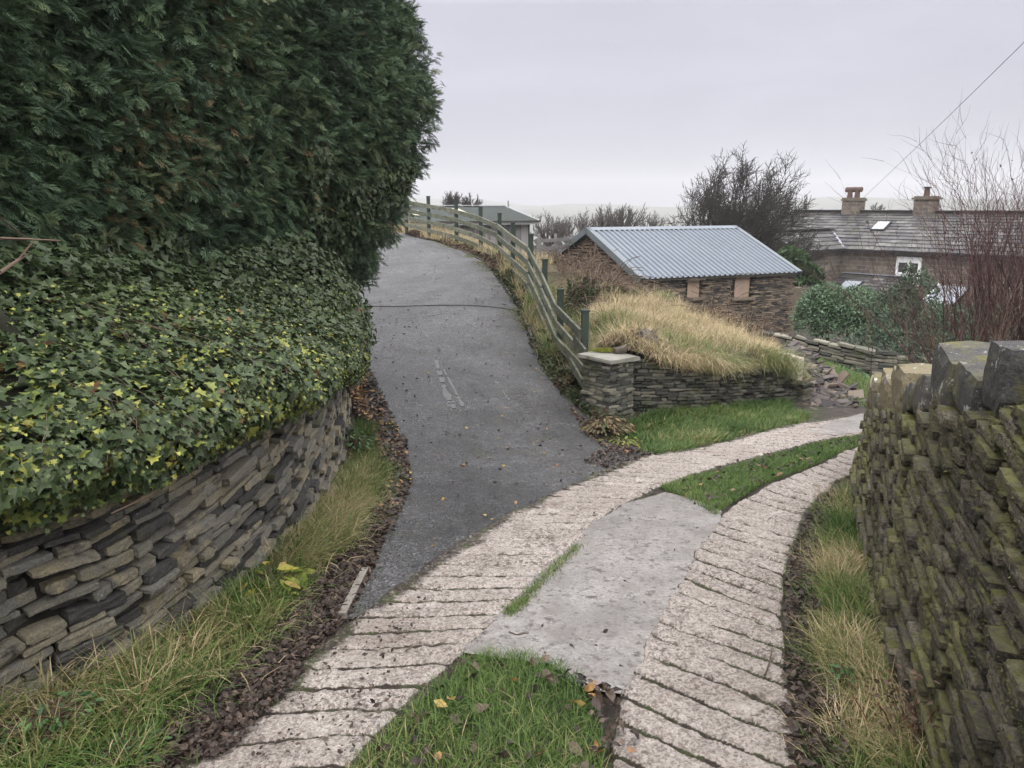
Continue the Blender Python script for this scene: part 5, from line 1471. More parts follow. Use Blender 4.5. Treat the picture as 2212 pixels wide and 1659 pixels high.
zone(ac, fv2, 8000, (.04, .10), (.004, .008), lambda x, y: .30 + .3 * fbm(x, y, 1.2, 91), (.3, 1.), zf=vz)
ac.build('grass', grass_m, label='lush green grass slope under the grey retaining wall', cat='grass', kind='stuff')
# verge beyond the rubble
ac = Acc()
bv = A([at(*p)[:2] for p in [(1800, 893, 11.6), (1850, 886, 11.7), (1900, 888, 11.6), (1910, 840, 14.5), (1880, 832, 15.9), (1820, 818, 16.2), (1770, 800, 16.4), (1740, 775, 15.2), (1800, 835, 13.4)]])
bzc = TPS([at(*p) for p in [(1800, 893, 11.6), (1850, 886, 11.7), (1900, 888, 11.6), (1910, 840, 14.5), (1880, 832, 15.9), (1820, 818, 16.2), (1770, 800, 16.4), (1740, 775, 15.2), (1800, 835, 13.4)]], .01)
sheet('verge', bv, soil, 0, .2, zf=bzc, label='grassy slope rising from the lane to the rear wall', cat='verge', kind='structure')
zone(ac, bv, 12000, (.08, .2), (.006, .010), lambda x, y: .42 + .35 * fbm(x, y, 1.1, 95), (.3, 1.1), zf=bzc)
ac.build('grass', grass_m, label='bright green grass slope between rubble heap and rear wall', cat='grass', kind='stuff')
# bleached bank grass
ac = Acc()
cuts = lambda x, y: (sstep(20, 12, y)) * .85 + .15
dry = lambda x, y: .93 + .14 * fbm(x, y, .8, 97) - .25 * sstep(.25, .4, fbm(x, y, .55, 99))
bp1 = A([at(*p)[:2] for p in [(1385, 790, 10.35), (1502, 800, 10.8), (1641, 790, 11.6), (1668, 793, 11.85), (1668, 775, 13.2), (1660, 737, 15.6), (1560, 690, 16.5), (1420, 650, 16.0), (1290, 660, 14.2), (1275, 720, 12), (1300, 750, 10.9)]])
zone(ac, bp1, 15000, (.16, .42), (.005, .010), dry, (.4, 1.5), zf=MT, clump=230, az=-1.1, tuss=.85, spread=(.05, .22))
zone(ac, bp1, 12000, (.14, .40), (.005, .010), dry, (.7, 1.8), zf=MT, clump=160, dz=.04, tuss=.8, spread=(.05, .2))
zone(ac, bp1, 7000, (.12, .34), (.005, .010), lambda x, y: .62 + .5 * fbm(x, y, 1.1, 145), (.8, 1.8), zf=MT, clump=50, dz=.03)
zone(ac, bp1, 2200, (.30, .65), (.003, .006), lambda x, y: .95 + 0 * x, (.1, .9), zf=MT)
gq_ = A([at(*p)[:2] for p in [(1285, 740, 11.0), (1275, 690, 12.5), (1330, 690, 12.8), (1370, 730, 11.6)]])
zone(ac, gq_, 2600, (.3, .6), (.004, .008), lambda x, y: .52 + .2 * fbm(x, y, 2, 5), (.5, 1.3), zf=MT, clump=120, az=-.6)
# overhang over the wall
nq = 7000; t = rng.uniform(.08, 1, nq); sw_ = WF(t * WF.L); q = np.column_stack([sw_ + rng.normal(0, .14, (nq, 2)) + A([-.03, .12]), np.interp(t, np.linspace(0, 1, 6), FT)])
q[:, 2] += rng.uniform(-.02, .12, nq) + .22 * (fbm(t * 9, t * 0, 1, 3))
amt = np.clip(.5 + 1.6 * fbm(t * 7, t * 0, 1, 8), .1, 1)
ac.add(*blades(q, rng.uniform(.15, .62, nq) * amt, rng.uniform(.004, .007, nq), rng.uniform(.9, 1.75, nq), rng.normal(-1.2, .5, nq), np.clip(dry(q[:, 0], q[:, 1]) + rng.normal(0, .1, nq), .3, 1)))
bp2 = A([at(*p)[:2] for p in [(1290, 660, 14.2), (1420, 650, 16.0), (1560, 690, 16.5), (1640, 715, 18), (1560, 680, 21), (1420, 625, 21), (1250, 570, 22), (1195, 550, 21), (1215, 600, 17)]])
bp2g = A([at(*p)[:2] for p in [(1290, 660, 14.2), (1420, 650, 16.0), (1560, 690, 16.5), (1640, 715, 18), (1500, 650, 19), (1400, 628, 18.5), (1290, 615, 17.5)]])
zone(ac, bp2g, 8000, (.16, .42), (.006, .011), lambda x, y: .84 + .3 * fbm(x, y, .7, 103), (.5, 1.5), zf=MT, clump=60)
bp3 = A([tuple(p) for p in fence_line[3:]] + [(tops[3][0] + 3, tops[3][1] + 6), (tops[6][0] + 2.5, tops[6][1] + 3)])
zf3 = lambda x, y: np.maximum(G(x, y), MT(x, y)) if False else np.where(y < 21, MT(x, y), G(x, y) + .1)
zone(ac, bp3, 7000, (.15, .45), (.008, .014), lambda x, y: .86 + .2 * fbm(x, y, .7, 105), (.2, .9), zf=zf3)
bp4 = A([(-8, 31.8), (-4, 29.5), (-1.5, 26.5), (1.5, 26), (2, 33), (-3, 36), (-9, 36)])
zone(ac, bp4, 6000, (.4, .8), (.010, .018), lambda x, y: .88 + .2 * fbm(x, y, .7, 105), (.1, .6))
bp5 = A([tuple(p) for p in fence_line[:5]] + [tuple(at(*p)[:2]) for p in [(1240, 610, 16.2), (1290, 660, 14.0), (1290, 720, 12.0)]])
zone(ac, bp5, 5000, (.15, .4), (.005, .009), lambda x, y: .80 + .35 * fbm(x, y, .9, 107), (.3, 1.2), zf=MT, clump=60)
ad = Acc()
zone(ad, bp1, 15000, (.12, .40), (.004, .009), lambda x, y: .55 + .6 * fbm(x, y, 1.2, 147), (.5, 1.8), zf=MT, clump=50, bias=lambda x, y: np.clip(.35 + 1.6 * fbm(x, y, .9, 149), .03, 1))
zone(ad, bp2, 12000, (.12, .38), (.006, .012), lambda x, y: .5 + .6 * fbm(x, y, .9, 133), (.3, 1.5), zf=MT, clump=40)
ad.build('dead_stalks', matv('dead_stalk', [(0, (.05, .05, .022)), (.3, (.09, .065, .045)), (.7, (.19, .14, .10)), (1, (.36, .28, .19))], rw=1, nw=.1, rough=.8, trans=.1), label='brown dead stalks matted over the bank below the barn gable', cat='dead stalks', kind='stuff')
ac.build('grass', grass_m, label='bleached straw coloured grass covering the bank and drooping over the wall', cat='grass', kind='stuff')

# ================================================================ brambles, bank leaves
lfV = A([[0, -.5, 0], [.22, -.2, .05], [.26, .12, .05], [0, .55, 0], [-.26, .12, .05], [-.22, -.2, .05], [0, 0, -.02]]); lfT = A([[6, i, (i + 1) % 6] for i in range(6)])


def leaf_scatter(pos, size, rnd, flat=.4, up_bias=1.0):
    n = len(pos); zn = unit(A([0, 0, up_bias]) + rng.normal(0, flat, (n, 3))); xd = unit(rng.normal(0, 1, (n, 3)))
    X, Y, Z = frames(xd, zn)
    return bake(lfV, lfT, pos, X, Y, Z, size, rnd)


bram_m = matv('bramble_leaf', [(0, (.025, .038, .016)), (.35, (.045, .058, .024)), (.5, (.075, .05, .033)), (.75, (.115, .078, .055)), (1, (.18, .125, .085))], rw=1, nw=.08, nsc=9, rough=.7, spec=.3, trans=.08)


def bramble(name, pts, n, hgt, size, lab, rfun, stems=0, zf=MT, L=(.6, 1.4)):
    root = empty(name, (*pts[0][:2], float(zf(pts[0][0], pts[0][1]))), lab, name.replace('_', ' '))
    q = sample_poly(A([p[:2] for p in pts]), n); dome = .55 + .9 * (fbm(q[:, 0], q[:, 1], .9, 111) + .4)
    z = zf(q[:, 0], q[:, 1]) + hgt * np.clip(dome, .15, 1.4) * rng.random(n) ** .6
    V, T, R = leaf_scatter(np.column_stack([q, z]), rng.uniform(*size, n), np.clip(rfun(q[:, 0], q[:, 1]) + rng.normal(0, .15, n), 0, 1), .7)
    mk('leaves', V, T, bram_m, root, rnd=R, kind='stuff')
    if stems:
        sg = []
        for p in sample_poly(A([p[:2] for p in pts]), stems):
            c = A([p[0], p[1], float(zf(p[0], p[1]))]); d = unit(A([rng.normal(0, .6), rng.normal(-.1, .6), 1.0])); ln = rng.uniform(*L); 
            for k in range(7):
                c2 = c + d * ln / 7; sg.append((c, c2, .007, .006)); c = c2; d = unit(d + A([rng.normal(0, .12), rng.normal(0, .12), -.24]))
        V, Fq = tubes(sg, 4); mk('stems', V, Fq, stem_m, root, rnd=np.repeat(rng.random(len(sg)), 8), kind='stuff')
    return root


bramble('bramble_thicket', [at(*p) for p in [(1190, 560, 20.5), (1230, 580, 19.5), (1300, 605, 20), (1390, 622, 21.5), (1400, 612, 23), (1330, 590, 23.8), (1262, 560, 24.5), (1200, 540, 24)]], 5000, .30, (.05, .09), 'brown leafless bramble thicket piled against the barn gable', lambda x, y: .72 + .3 * fbm(x, y, .8, 7), 380, L=(.4, .9))
bramble('bramble_thicket', [at(*p) for p in [(1215, 640, 14.6), (1255, 650, 14.2), (1300, 640, 15.5), (1380, 650, 16.5), (1330, 622, 18), (1240, 605, 17)]], 4500, .28, (.04, .09), 'green and brown bramble patch between the fence and the straw grass', lambda x, y: .3 + .5 * fbm(x, y, .9, 9), 160)
bramble('bramble_thicket', [at(*p) for p in [(1480, 655, 17), (1560, 690, 16.5), (1640, 725, 16.2), (1660, 720, 18.2), (1560, 680, 20)]], 1600, .35, (.05, .09), 'low brown brambles in front of the barn front wall', lambda x, y: .7 + .3 * fbm(x, y, .9, 9), 110)
# low plants on the strip between drive and fence
strip_l = kp(np.linspace(0, kp.L, 40))[:, :2]
strip_r = A([np.interp(np.linspace(0, 1, 40), np.linspace(0, 1, len(tops) - 2), tops[::-1][:len(tops) - 2, k]) for k in (0, 1)]).T + A([.05, 0])
strip_r[0] = at(1258, 855, 10.3)[:2]
n = 24000; f = rng.random(n) ** 1.05; u = rng.random(n)
L_ = A([np.interp(f, np.linspace(0, 1, 40), strip_l[:, k]) for k in (0, 1)]).T; R2 = A([np.interp(f, np.linspace(0, 1, 40), strip_r[:, k]) for k in (0, 1)]).T
q = L_ + (R2 - L_) * u[:, None] + rng.normal(0, .04, (n, 2))
zq = G(q[:, 0], q[:, 1]) + .02 + .30 * np.clip(.35 + fbm(q[:, 0], q[:, 1], 1.5, 121), 0, 1) * np.sin(math.pi * np.clip(u, .08, 1) * .75) * rng.random(n) ** .5
rr_ = np.clip(.28 + .55 * fbm(q[:, 0], q[:, 1], 1.1, 123) + .35 * sstep(17, 24, q[:, 1]) + rng.normal(0, .15, n), 0, 1)
V, T, R = leaf_scatter(np.column_stack([q, zq]), rng.uniform(.04, .10, n), rr_, .6)
mk('ground_cover', V, T, bram_m, rnd=R, label='low ivy and bramble leaves filling the strip under the fence', cat='ground cover', kind='stuff')
# tree stump by the pillar
stm = matv('stump_wood', [(.1, (.04, .036, .032)), (.6, (.12, .108, .095)), (1, (.2, .18, .16))], rw=.6, nw=.7, nsc=9, rough=.9, bump=1, bsc=14, bdist=.03)
sp0 = at(1385, 765, 10.95); hs_ = at(1385, 735, 10.95)[2] - sp0[2] + .12
k_ = 18; an = np.arange(k_) * 2 * math.pi / k_; rows = []
for i, (zz_, r0) in enumerate([(-.3, .30), (0, .26), (hs_ * .5, .22), (hs_, .21), (hs_ + .01, .14), (hs_ - .02, .02)]):
    rr2 = r0 * (1 + .16 * np.sin(an * 3 + 1) + .1 * rng.normal(0, 1, k_)); rows.append(np.column_stack([sp0[0] + rr2 * np.cos(an), sp0[1] + rr2 * np.sin(an), np.full(k_, sp0[2] + zz_) + (.04 * rng.normal(0, 1, k_) if i > 2 else 0)]))
Gd = np.stack(rows); Gd = np.concatenate([Gd, Gd[:, :1]], 1); mk('tree_stump', Gd, quads_np(*Gd.shape[:2]), stm, rnd=rng.random(Gd.shape[0] * Gd.shape[1]), label='weathered grey tree stump in straw grass behind the pillar', cat='tree stump', origin=sp0)
# moss cushion on the cap
ac = Acc(); nq = 3500; q = pil_top + A([-.04, .17, 0]) + rng.normal(0, 1, (nq, 3)) * A([.08, .045, 0]); q[:, 2] += .03 * rng.random(nq)
ac.add(*blades(q, rng.uniform(.01, .03, nq), rng.uniform(.003, .006, nq), rng.uniform(.2, 1, nq), rng.uniform(0, 6.28, nq), np.clip(rng.normal(.60, .06, nq), 0, 1)))
ac.build('moss_cushion', matv('bright_moss', [(.3, (.09, .11, .012)), (.7, (.20, .21, .03))], rw=1, nw=.1, rough=.8), label='bright yellow green moss cushion on the pillar cap', cat='moss')


# ---------------------------------------------------------------- small plants
def leafy_plant(name, base, n, rad, h, size, mat, lab, droop=.6, r=(0, 1), cat='plant'):
    root = empty(name, base, lab, cat)
    az = rng.uniform(0, 2 * math.pi, n); rr3 = rad * np.sqrt(rng.random(n)); p = base + np.column_stack([rr3 * np.cos(az), rr3 * np.sin(az), h * (1 - (rr3 / rad) ** 2 * .7) * rng.uniform(.5, 1, n)])
    yd = unit(np.column_stack([np.cos(az), np.sin(az), np.full(n, -droop)]) + rng.normal(0, .25, (n, 3))); zn = unit(A([0, 0, 1]) + rng.normal(0, .3, (n, 3)))
    X = unit(np.cross(yd, zn)); Z = np.cross(X, yd)
    V, T, R = bake(lfV * A([.9, 1, 1]), lfT, p, X, yd, Z, rng.uniform(*size, n), rng.uniform(*r, n)); mk('leaves', V, T, mat, root, rnd=R)
    V, Fq = tubes([(base, a, .004, .003) for a in p], 3); mk('stems', V, Fq, stem_m, root, rnd=np.full(len(V), .4), kind='stuff')
    return root


green_l = matv('broad_leaf', [(0, (.035, .085, .030)), (.6, (.065, .14, .05)), (1, (.11, .20, .07))], rw=1, nw=.1, nsc=10, rough=.5, trans=.15)
yel_l = matv('yellowing_leaf', [(0, (.07, .11, .02)), (.5, (.20, .23, .035)), (.8, (.33, .29, .05)), (1, (.30, .20, .07))], rw=1, nw=.15, nsc=14, rough=.55, trans=.15)
rus_l = matv('russet_leaf', [(0, (.05, .07, .022)), (.4, (.10, .085, .035)), (.8, (.15, .10, .055)), (1, (.22, .15, .09))], rw=1, nw=.2, nsc=12, rough=.6, trans=.1)
leafy_plant('foxglove_plant', at(1825, 828, 15.4), 110, .6, .42, (.08, .17), green_l, 'clump of broad green leaves growing against the rear wall', .5)
leafy_plant('dock_plant', proj(592, 1280) + A([0, 0, .02]), 22, .18, .16, (.05, .12), yel_l, 'dock plant with yellowing leaves at the foot of the left wall', .3)
leafy_plant('dock_plant', proj(625, 1262) + A([0, 0, .02]), 9, .12, .09, (.08, .16), yel_l, 'yellow green dock leaves sprawling on to the leafy mud', .2, (.0, .6))
leafy_plant('geranium_plant', proj(1310, 935) + A([0, 0, .03]), 260, .36, .20, (.04, .09), rus_l, 'russet and green leafy clump at the foot of the pillar', .5)
leafy_plant('ivy_clump', proj(1345, 965) + A([0, 0, .02]), 90, .3, .08, (.04, .08), yel_l, 'low yellow green leaves creeping at the drive corner', .4, (0, .6))
leafy_plant('nettle_plant', proj(105, 1575) + A([0, 0, .05]), 70, .20, .07, (.02, .045), green_l, 'pale green ground ivy among the grass at lower left', .2)
leafy_plant('nettle_plant', proj(290, 1640) + A([0, 0, .02]), 50, .16, .06, (.02, .04), green_l, 'small round green leaves in grass by the bottom edge', .2)
leafy_plant('cress_plant', proj(765, 985) + A([0, 0, .08]), 80, .22, .2, (.03, .07), green_l, 'bluish green weed growing where the left wall ends', .3)
leafy_plant('sorrel_plant', proj(1815, 1480) + A([0, 0, .03]), 30, .09, .08, (.025, .05), green_l, 'small green weed on the muddy edge below the mossy wall', .3)
# dead dock stalks by right wall
dr = empty('dead_dock', proj(1985, 1600), 'rusty brown dead dock stalks leaning on the mossy wall', 'dead plant')
b0 = proj(1975, 1600); sg = []
for i in range(16):
    c = b0 + rng.normal(0, .05, 3) * A([1, 1, 0]); d = unit(A([rng.normal(.1, .35), rng.normal(0, .3), 1])); ln = rng.uniform(.12, .34)
    for k in range(6): c2 = c + d * ln / 6; sg.append((c, c2, .0028, .0022)); c = c2; d = unit(d + rng.normal(0, .15, 3))
V, Fq = tubes(sg, 4); mk('stalks', V, Fq, matv('rusty_stalk', [(.2, (.06, .025, .012)), (.8, (.16, .07, .035))], rw=.8, nw=.3, rough=.8), dr, rnd=np.repeat(rng.random(len(sg)), 8), kind='stuff')
pts_ = b0 + rng.normal(0, 1, (260, 3)) * A([.09, .08, .07]) + A([.02, 0, .14]); V, T, R = leaf_scatter(pts_, rng.uniform(.015, .04, 260), rng.uniform(.5, 1, 260), 1.2); mk('seed_leaves', V, T, bram_m, dr, rnd=R)

# ================================================================ fallen leaves
fl_m = matv('fallen_leaf', [(0, (.018, .013, .011)), (.4, (.048, .034, .028)), (.7, (.10, .072, .056)), (.85, (.19, .13, .10)), (.93, (.27, .14, .055)), (1, (.36, .26, .09))], rw=1, nw=.12, nsc=25, rough=.55, spec=.25)
crV = lfV.copy(); crV[:, 2] = A([.10, -.04, .12, .02, -.03, .14, 0])


def litter(acc, poly, n, size, rr4, dz=.012, bias=None, zf=G):
    q = sample_poly(poly, n, bias); n = len(q); z = zf(q[:, 0], q[:, 1]) + dz + .02 * rng.random(n)
    zn = unit(A([0, 0, 1.]) + rng.normal(0, .24, (n, 3))); X, Y, Z = frames(unit(rng.normal(0, 1, (n, 3))), zn)
    acc.add(*bake(crV, lfT, np.column_stack([q, z]), X, Y, Z, rng.uniform(*size, n), rr4(n)))


dk = lambda n: np.clip(rng.normal(.36, .2, n), 0, .8)
md = lambda n: np.where(rng.random(n) < .10, rng.uniform(.85, 1, n), np.clip(rng.normal(.45, .22, n), 0, 1))
ac = Acc()
litter(ac, np.vstack([PJ([(290, 1659), (395, 1545), (525, 1435), (610, 1345), (670, 1270), (755, 1190), (800, 1120), (845, 1130), (800, 1250), (745, 1345), (640, 1445), (480, 1590), (390, 1659)]), [[-1.15, 1.5, 0], [-1.4, 1.5, 0]]]), 5200, (.02, .06), dk)
litter(ac, PJ([(800, 1120), (825, 1020), (800, 900), (770, 800), (785, 775), (830, 860), (880, 960), (890, 1050), (845, 1160)]), 1500, (.03, .08), md, .02)
litter(ac, PJ([(745, 780), (775, 770), (790, 860), (800, 920), (770, 900)]), 700, (.05, .10), lambda n: rng.uniform(.6, 1, n), .05)
ac.build('fallen_leaves', fl_m, label='wet dark fallen leaves over the mud between left verge and tarmac', cat='fallen leaves', kind='stuff')
ac = Acc()
litter(ac, np.vstack([PJ([(1700, 1659), (1690, 1550), (1695, 1400), (1695, 1260), (1740, 1120), (1800, 1065), (1800, 1110), (1770, 1190), (1768, 1300), (1765, 1420), (1815, 1540), (1830, 1659)]), [[1.1, 1.4, 0], [.9, 1.4, 0]]]), 2200, (.02, .055), dk, .03)
ac.build('fallen_leaves', fl_m, label='dark fallen leaves lining the right track edge', cat='fallen leaves', kind='stuff')
ac = Acc()
litter(ac, poly2, 130, (.04, .09), md, .03)
litter(ac, np.vstack([PJ([(400, 1659), (640, 1445), (760, 1345), (900, 1245), (930, 1300), (830, 1560), (760, 1659)])]), 260, (.01, .032), dk, .04)
litter(ac, PJ([(380, 1659), (640, 1445), (660, 1470), (480, 1659)]), 420, (.015, .05), dk, .04)
litter(ac, PJ([(1250, 1480), (1345, 1520), (1370, 1600), (1380, 1659), (1290, 1659)]), 38, (.03, .085), md, .05)
litter(ac, mid, 170, (.03, .07), md, .04)
litter(ac, slab_poly, 24, (.015, .04), dk, .035)
ac.build('fallen_leaves', fl_m, label='scattered brown leaves on the front turf and concrete tracks', cat='fallen leaves', kind='stuff')
ac = Acc()
litter(ac, low_poly, 420, (.025, .06), lambda n: np.clip(rng.normal(.6, .25, n), 0, 1), .015)
litter(ac, PJ([(1260, 1000), (1330, 960), (1420, 985), (1330, 1022)]), 420, (.03, .07), dk, .02)
litter(ac, up_poly, 160, (.03, .06), lambda n: np.clip(rng.normal(.6, .25, n), 0, 1), .035)
litter(ac, PJ([(1225, 870), (1255, 900), (1330, 950), (1380, 985), (1340, 985), (1260, 930)]), 260, (.04, .08), md, .02)
ac.build('fallen_leaves', fl_m, label='small pale leaves strewn over the tarmac drive', cat='fallen leaves', kind='stuff')
tw = [(proj(1100, 1384), proj(1142, 1386)), (proj(1010, 705), proj(1030, 716)), (proj(1650, 1480), proj(1665, 1430)), (proj(925, 690), proj(960, 682))]
for i, (a, b_) in enumerate(tw):
    up4 = A([0, 0, .05]); m_ = (a + b_) / 2 + rng.normal(0, .012, 3); V, Fq = tubes([(a + up4, m_ + up4, .005, .004), (m_ + up4, b_ + up4, .004, .003)], 5)
    mk('twig', V, Fq, stem_m, rnd=np.full(len(V), .3), label=['short dark twig lying on the smooth wet slab', 'small bent twig on the tarmac below the seam', 'thin twig on the right ridged track', 'short twig on the upper left tarmac near the ivy'][i], cat='twig', origin=(a + b_) / 2)

# moss on the tarmac beside the edging
mossm = bpy.data.materials['bright_moss']; ac = Acc(); nq = 9000
ks = kp.L * (.25 + .6 * rng.random(nq)); q = kp(ks)[:, :2]; tk = kp.tan(ks); off_ = np.abs(rng.normal(0, .16, nq)); q = q + np.stack([-tk[:, 1], tk[:, 0]], 1) * off_[:, None]
km = fbm(q[:, 0], q[:, 1], 1.6, 401) > .02; q = q[km]; nq = len(q)
ac.add(*blades(np.column_stack([q, G(q[:, 0], q[:, 1]) + .02]), rng.uniform(.008, .02, nq), rng.uniform(.008, .016, nq), rng.uniform(.4, 1.2, nq), rng.uniform(0, 6.28, nq), np.clip(rng.normal(.3, .2, nq), 0, 1)))
ac.build('moss_patches', mossm, label='yellow green moss creeping on to the tarmac along the edging', cat='moss', kind='stuff')

# rough pasture behind the right wall
ac = Acc()
pas = A([(2.2, -.5), (2.6, 2.2), (3.5, 5.0), (4.4, 7.0), (6.4, 8.8), (9.5, 11), (14, 11), (14, -.5)])
zone(ac, pas, 16000, (.06, .2), (.006, .012), lambda x, y: .42 + .4 * fbm(x, y, .9, 163), (.3, 1.2), clump=60)
ac.build('grass', grass_m, label='rough green pasture on the far side of the mossy wall', cat='grass', kind='stuff')
rng = np.random.default_rng(61)
# ================================================================ shrubs
def leaf_mass(root, blobs, n, size, mat, tmpl=(lfV * A([.8, 1, 1]), lfT), seed=0, r0=.62, rmean=.4, noise=.25, name='foliage'):
    vol = A([b[1][0] * b[1][1] * b[1][2] for b in blobs]) ** .67; vol = vol / vol.sum(); Vs = Acc()
    for (c, R_), f in zip(blobs, vol):
        k = int(n * f); d = unit(rng.normal(0, 1, (k, 3))); d[:, 2] = np.where(d[:, 2] < -.5, -d[:, 2], d[:, 2])
        th_, ph2 = np.arctan2(d[:, 1], d[:, 0]), np.arcsin(d[:, 2])
        bump_ = 1 + noise * fbm(th_ * 2 + c[0], ph2 * 2.4 + c[1], 1.4, seed, 3)
        rad = (r0 + (1 - r0) * rng.random(k) ** .5) * bump_
        p = A(c) + d * A(R_) * rad[:, None]
        yd = unit(d + rng.normal(0, .7, (k, 3)) + A([0, 0, .1])); zn = unit(d * .7 + A([0, 0, .7]) + rng.normal(0, .5, (k, 3)))
        X = unit(np.cross(yd, zn)); Z = np.cross(X, yd)
        rr5 = np.clip(rmean + .5 * fbm(th_ * 2, ph2 * 2, 1.2, seed + 5) + rng.normal(0, .16, k), 0, 1)
        Vs.add(*bake(tmpl[0], tmpl[1], p, X, yd, Z, rng.uniform(*size, k), rr5))
    mk(name, np.vstack(Vs.V), np.vstack(Vs.T), mat, root, rnd=np.concatenate(Vs.R), kind='stuff')


laurel_m = matv('laurel_leaf', [(0, (.045, .085, .045)), (.5, (.085, .145, .075)), (.8, (.13, .20, .10)), (1, (.19, .25, .13))], rw=1, nw=.06, nsc=9, rough=.4, spec=.5, trans=.08)
dark_m = matv('holly_leaf', [(0, (.028, .050, .032)), (.5, (.055, .090, .050)), (.85, (.09, .13, .065)), (1, (.14, .16, .08))], rw=1, nw=.06, nsc=9, rough=.5, spec=.4, trans=.06)
cy_m = matv('cypress_leaf', [(0, (.022, .045, .018)), (.5, (.045, .080, .028)), (1, (.085, .13, .045))], rw=1, nw=.06, nsc=9, rough=.6, trans=.1)


def shrub(name, base, blobs, n, size, mat, lab, cat='shrub', tmpl=None, stem_n=6, **k):
    root = empty(name, base, lab, cat)
    leaf_mass(root, blobs, n, size, mat, **({'tmpl': tmpl} if tmpl else {}), **k)
    sg = []
    for i in range(stem_n):
        c, R_ = blobs[i % len(blobs)]; tip = A(c) + rng.normal(0, .3, 3) * A(R_); m_ = (A(base) + tip) / 2 + rng.normal(0, .1, 3); sg += [(A(base) + rng.normal(0, .08, 3) * A([1, 1, 0]), m_, .05, .035), (m_, tip, .035, .012)]
        for j in range(5): sg.append((tip, tip + unit(rng.normal(0, 1, 3)) * A(R_) * .6, .012, .004))
    V, Fq = tubes(sg, 5); mk('stems', V, Fq, stem_m, root, rnd=np.repeat(rng.random(len(sg)), 10), kind='stuff')
    return root


g_at = lambda p: A([p[0], p[1], float(G(p[0], p[1])) - .05])
b1 = at(1815, 690, 22.0)
shrub('laurel_bush', g_at(b1), [(at(1785, 675, 22), (.85, .9, .85)), (at(1850, 678, 22), (.85, .9, .8)), (at(1770, 690, 21.8), (.75, .8, .8)), (at(1830, 700, 21.5), (1.0, .9, .9)), (at(1895, 695, 22), (.7, .8, .8)), (at(1800, 650, 22.4), (.7, .7, .35))], 22000, (.06, .11), laurel_m, 'large glossy pale green laurel bush beside the barn corner', seed=1)
b2_ = at(1960, 700, 18.5)
shrub('holly_bush', g_at(b2_), [(at(1935, 690, 19), (.75, .75, .9)), (at(1975, 660, 18.6), (.55, .6, .9)), (at(1990, 720, 18), (1.0, .8, .8)), (at(1900, 745, 17.6), (.75, .6, .45)), (at(1960, 760, 17.2), (1.1, .7, .5)), (at(2050, 730, 17), (.9, .8, .8)), (at(1960, 610, 18.8), (.2, .2, .5)), (at(2030, 765, 16.5), (1.2, .7, .5)), (at(2130, 740, 17.5), (1.0, .9, .9))], 24000, (.045, .09), dark_m, 'dark dense evergreen bush between the laurel and the red twigs', seed=2, rmean=.42)
b3 = at(1715, 600, 33.5)
frT = (FR[0][0] * A([1, 1, 1]), FR[0][1])
shrub('cypress_bush', g_at(b3), [(at(1712, 578, 33.5), (.75, .8, .75)), (at(1738, 600, 33.3), (.8, .8, .6)), (at(1702, 556, 33.5), (.45, .5, .4))], 2600, (.25, .42), cy_m, 'feathery mid green bush showing over the barn roof end', tmpl=None, seed=3)


# ================================================================ bare trees
def grow(base, d0, L, r, lv, P, out):
    """recursive branching; P: dict of habits per level"""
    n = P['n'][lv]; p = A(base, float); d = unit(A(d0, float)); st = L / n
    for i in range(n):
        r0 = r * (1 - (1 - P['taper']) * i / n); r1 = r * (1 - (1 - P['taper']) * (i + 1) / n)
        d = unit(d + rng.normal(0, P['wob'][lv], 3) + A([0, 0, P['up'][lv]]) + A(P['wind']) * P['windk'][lv])
        q = p + d * st; out.append((p, q, r0, r1)); p = q
        if lv + 1 < len(P['n']) and i >= P['first'][lv]:
            for c in range(P['kids'][lv] if rng.random() < P['kp'][lv] else 0):
                ax = unit(np.cross(d, rng.normal(0, 1, 3))); an = rng.uniform(*P['ang'])
                dd = d * math.cos(an) + ax * math.sin(an)
                grow(p, dd, L * rng.uniform(*P['len'][lv]) * (1 - .35 * i / n), max(r1 * P['rk'], P['rmin']), lv + 1, P, out)


def bare_tree(name, base, P, stems, L, r, mat, lab, group=None, sides=4, flat=None):
    root = empty(name, base, lab, 'tree', group)
    out = []; tr = []
    for (d0, ll) in stems:
        o = []; grow(base, d0, L * ll, r, 0, P, o); n0 = P['n'][0]
        out += o
    S = out; big = [s for s in S if s[2] > r * .62]; sm2_ = [s for s in S if s[2] <= r * .62]
    V, Fq = tubes(big, 8); mk('trunk', V, Fq, mat, root, rnd=np.repeat(rng.random(len(big)), 16), smooth=True)
    V, Fq = tubes(sm2_, sides); mk('crown', V, Fq, mat, root, rnd=np.repeat(rng.random(len(sm2_)), sides * 2))
    print(name, len(S)); return root


bark = matv('dark_bark', [(.1, (.020, .017, .015)), (.9, (.050, .042, .036))], rw=.5, nw=.5, nsc=6, rough=.9)
bark2 = matv('grey_bark', [(.1, (.045, .038, .036)), (.9, (.10, .085, .078))], rw=.5, nw=.5, nsc=4, rough=.9)
HB = dict(n=[7, 6, 5, 4], taper=.3, wob=[.13, .16, .2, .26], up=[.02, .07, .10, .10], wind=[1, 0, 0], windk=[.04, .05, .04, .02], first=[1, 1, 0, 9], kids=[2, 2, 2, 0], kp=[1, .95, .85, 0], ang=(.35, .85), len=[(.48, .7), (.45, .7), (.4, .7)], rk=.62, rmin=.013)
rng = np.random.default_rng(612)
tb = at(1552, 560, 37.0); tb[2] = float(G(tb[0], tb[1])) + .2
stems = [(A([x, rng.uniform(-.35, .35), 1.0]), l) for x, l in [(-.75, .62), (-.5, .78), (-.3, .86), (-.12, .92), (.0, .95), (.12, 1.0), (.25, 1.0), (.4, 1.0), (.68, .95), (1.05, .78), (-.25, .75), (.9, .62), (.55, .8)]]
topz = at(1600, 330, 37.0)[2] - tb[2]
